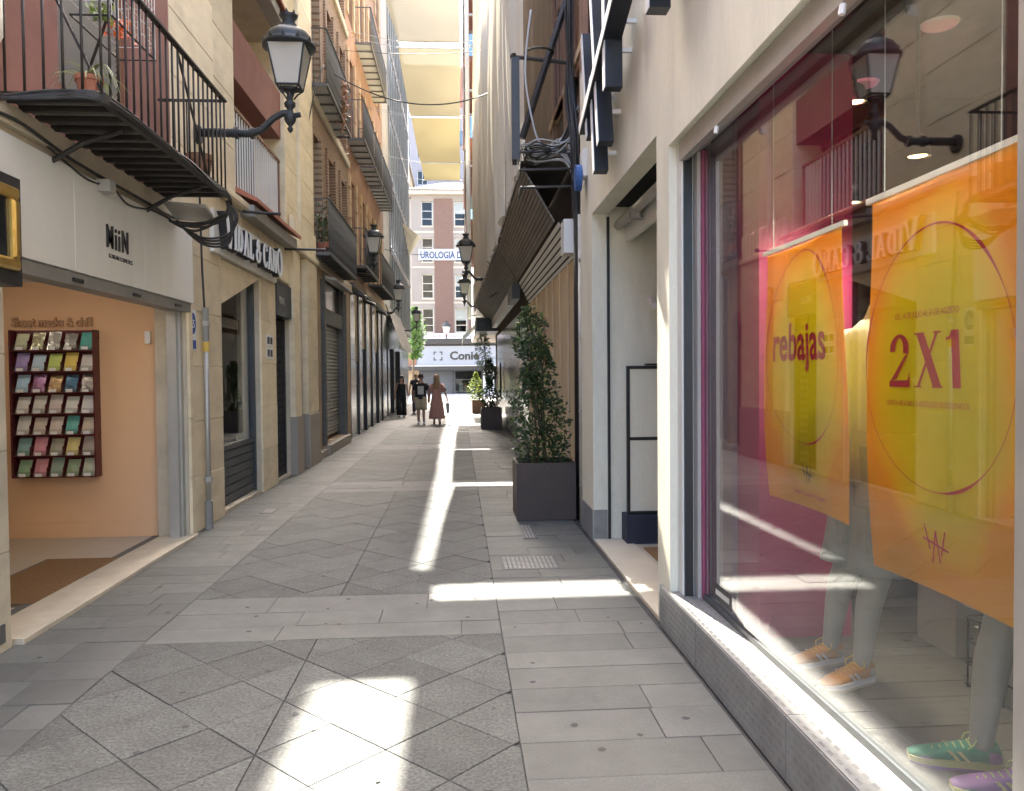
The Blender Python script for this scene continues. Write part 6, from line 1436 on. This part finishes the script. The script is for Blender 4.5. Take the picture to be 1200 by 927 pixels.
def mannequin(label, x, y, face_dir, legs, h, tee, shorts_z, group='mannequins in the display window'):
    t = thing('mannequin', label, 'mannequin', (x,y,zf), group); V=[];E=[];Rr=[]
    def v(a,b,c,r): V.append((a,b,c)); Rr.append(r); return len(V)-1
    pz = zf+.98; pel = v(x,y,pz,.13); wa = v(x,y,pz+.17,.12); ch = v(x,y,pz+.40,.145); nk = v(x,y,pz+.60,.06); nt_ = v(x,y,pz+.68,.055)
    E += [(pel,wa),(wa,ch),(ch,nk),(nk,nt_)]
    pos = []
    for (hx,hy,kx,ky,ax,ay) in legs:
        hp = v(x+hx,y+hy,pz-.06,.10); kn = v(x+kx,y+ky,zf+.52,.063); cf = v(x+kx*.4+ax*.6,y+ky*.4+ay*.6,zf+.36,.060); an = v(x+ax,y+ay,zf+.11,.040); ft = v(x+ax-.02,y+ay-.02,zf+.06,.036)
        E += [(pel,hp),(hp,kn),(kn,cf),(cf,an),(an,ft)]; pos.append((x+hx,y+hy,x+kx,y+ky))
    for sd in (-1,1):
        sh = v(x+.02,y+sd*.19,pz+.50,.06); el = v(x-.02,y+sd*.26,pz+.22,.045); wr = v(x-.06,y+sd*.27,pz-.02,.032); hn = v(x-.07,y+sd*.27,pz-.10,.036); fg = v(x-.08,y+sd*.27,pz-.18,.02); tb = v(x-.11,y+sd*.25,pz-.12,.014)
        E += [(ch,sh),(sh,el),(el,wr),(wr,hn),(hn,fg),(hn,tb)]
    skin_mesh('body', V, E, Rr, MT['mannskin'], t)
    MB().loft([ellring(x,y,z,rx,ry,24,0,.015,7) for z,rx,ry in ((pz-.10,.165,.20),(pz+.05,.16,.20),(pz+.2,.15,.19),(pz+.4,.17,.215),(pz+.52,.13,.21),(pz+.58,.08,.10))]).build('t_shirt', tee, t, smooth=True)
    for sd in (-1,1): MB().tube([(x,y+sd*.16,pz+.52),(x-.01,y+sd*.24,pz+.36),(x-.02,y+sd*.27,pz+.26)], [.085,.088,.092], 12).build('sleeve', tee, t, smooth=True)
    for (hx,hy,kx,ky) in pos:
        kx2,ky2 = hx+(kx-hx)*.95, hy+(ky-hy)*.95; rg = []
        for g,r in ((0,.125),(.3,.125),(.6,.122),(.85,.128),(1,.132)):
            c = (hx+(kx2-hx)*g, hy+(ky2-hy)*g, pz+.05+(zf+shorts_z-pz-.05)*g); rg.append([(c[0]+r*(1+.05*math.sin(3*a+g*5))*math.cos(a),c[1]+r*(1+.05*math.sin(4*a+g*7))*math.sin(a),c[2]) for a in [k*math.pi/10 for k in range(20)]])
        MB().loft(rg).build('shorts_leg', MT['greycl'], t, smooth=True)
        MB().box(hx-.135,hx-.118,hy-.06,hy+.06,zf+shorts_z+.10,zf+shorts_z+.28).build('cargo_pocket', MT['greycl'], t)
    return t
mannequin('grey mannequin in cargo shorts and cream shirt between the posters', 1.80, 3.20, -1, ((-.02,.10,-.05,.16,-.10,.245),(-.02,-.10,-.04,-.06,-.075,.015)), 1.8, MT['tshirt'], .50)
mannequin('grey mannequin in white shorts behind the two-for-one poster', 1.86, 2.32, -1, ((-.02,.10,-.06,.12,-.114,.156),(-.02,-.10,-.06,-.07,-.092,-.038)), 1.8, MT['white'], .56)
sneaker('orange and beige trainer standing left in the display', 1.63, 3.43, zf, R(195), ora, bei, yel, MT['white'])
sneaker('orange and beige trainer standing right of its pair, near the glass', 1.655, 3.19, zf, R(200), ora, bei, yel, MT['white'])
sneaker('green and violet trainer on the display floor under the big poster', 1.68, 2.50, zf, R(160), gre, pur, mint, lime)
sneaker('pink and green trainer nearest, at the bottom right corner', 1.70, 2.30, zf, R(165), pur, gre, mint, lime)
# wire crates and boxes
cr = thing('wire_crate','black wire crate lined with card on the display floor','crate',(2.4,2.7,zf))
MB().box(2.16,2.75,2.56,3.12,zf+.01,zf+.26).build('card_box', M('grey_card',(.30,.29,.25),(.26,.25,.22),3,.8), cr)
for i in range(9):
    y = 2.55+i*.072; MB().tube([(2.14,y,zf),(2.14,y,zf+.30)], .004, 5).build('wire', MT['black'], cr)
for z in (0.01,.10,.20,.30): MB().tube([(2.14,2.54,zf+z),(2.14,3.14,zf+z),(2.77,3.14,zf+z),(2.77,2.54,zf+z),(2.14,2.54,zf+z)], .004, 5).build('wire', MT['black'], cr)
sneaker('green and orange trainer standing on the wire crate', 2.22, 2.72, zf+.302, R(150), gre, ora, yel, bei, 0)
bx_ = thing('shoe_box','grey shoe box with dark logo behind the orange trainers','box',(2.5,3.6,zf))
MB().box(2.3,2.75,3.45,3.75,zf,zf+.30).build('box', M('pale_card',(.40,.39,.35),(.36,.35,.32),3,.8), bx_); MB().box(2.29,2.76,3.44,3.76,zf+.301,zf+.36).build('lid', M('pale_card2',(.44,.43,.39),(.40,.39,.36),3,.8), bx_)
text_mesh('NB', .10, .002, TF(3.449), 2.42, zf+.10, .002, 'logo', MT['ink'], bx_, shear=.3, bold=.004)
tg = MB().add([(1.50,3.72,.27),(1.50,3.80,.27),(1.54,3.78,.42),(1.54,3.73,.42)],[(0,1,2,3)]).build('paper_card', MT['magenta'], None, label='small pink card leaning at the magenta column foot', cat='card')
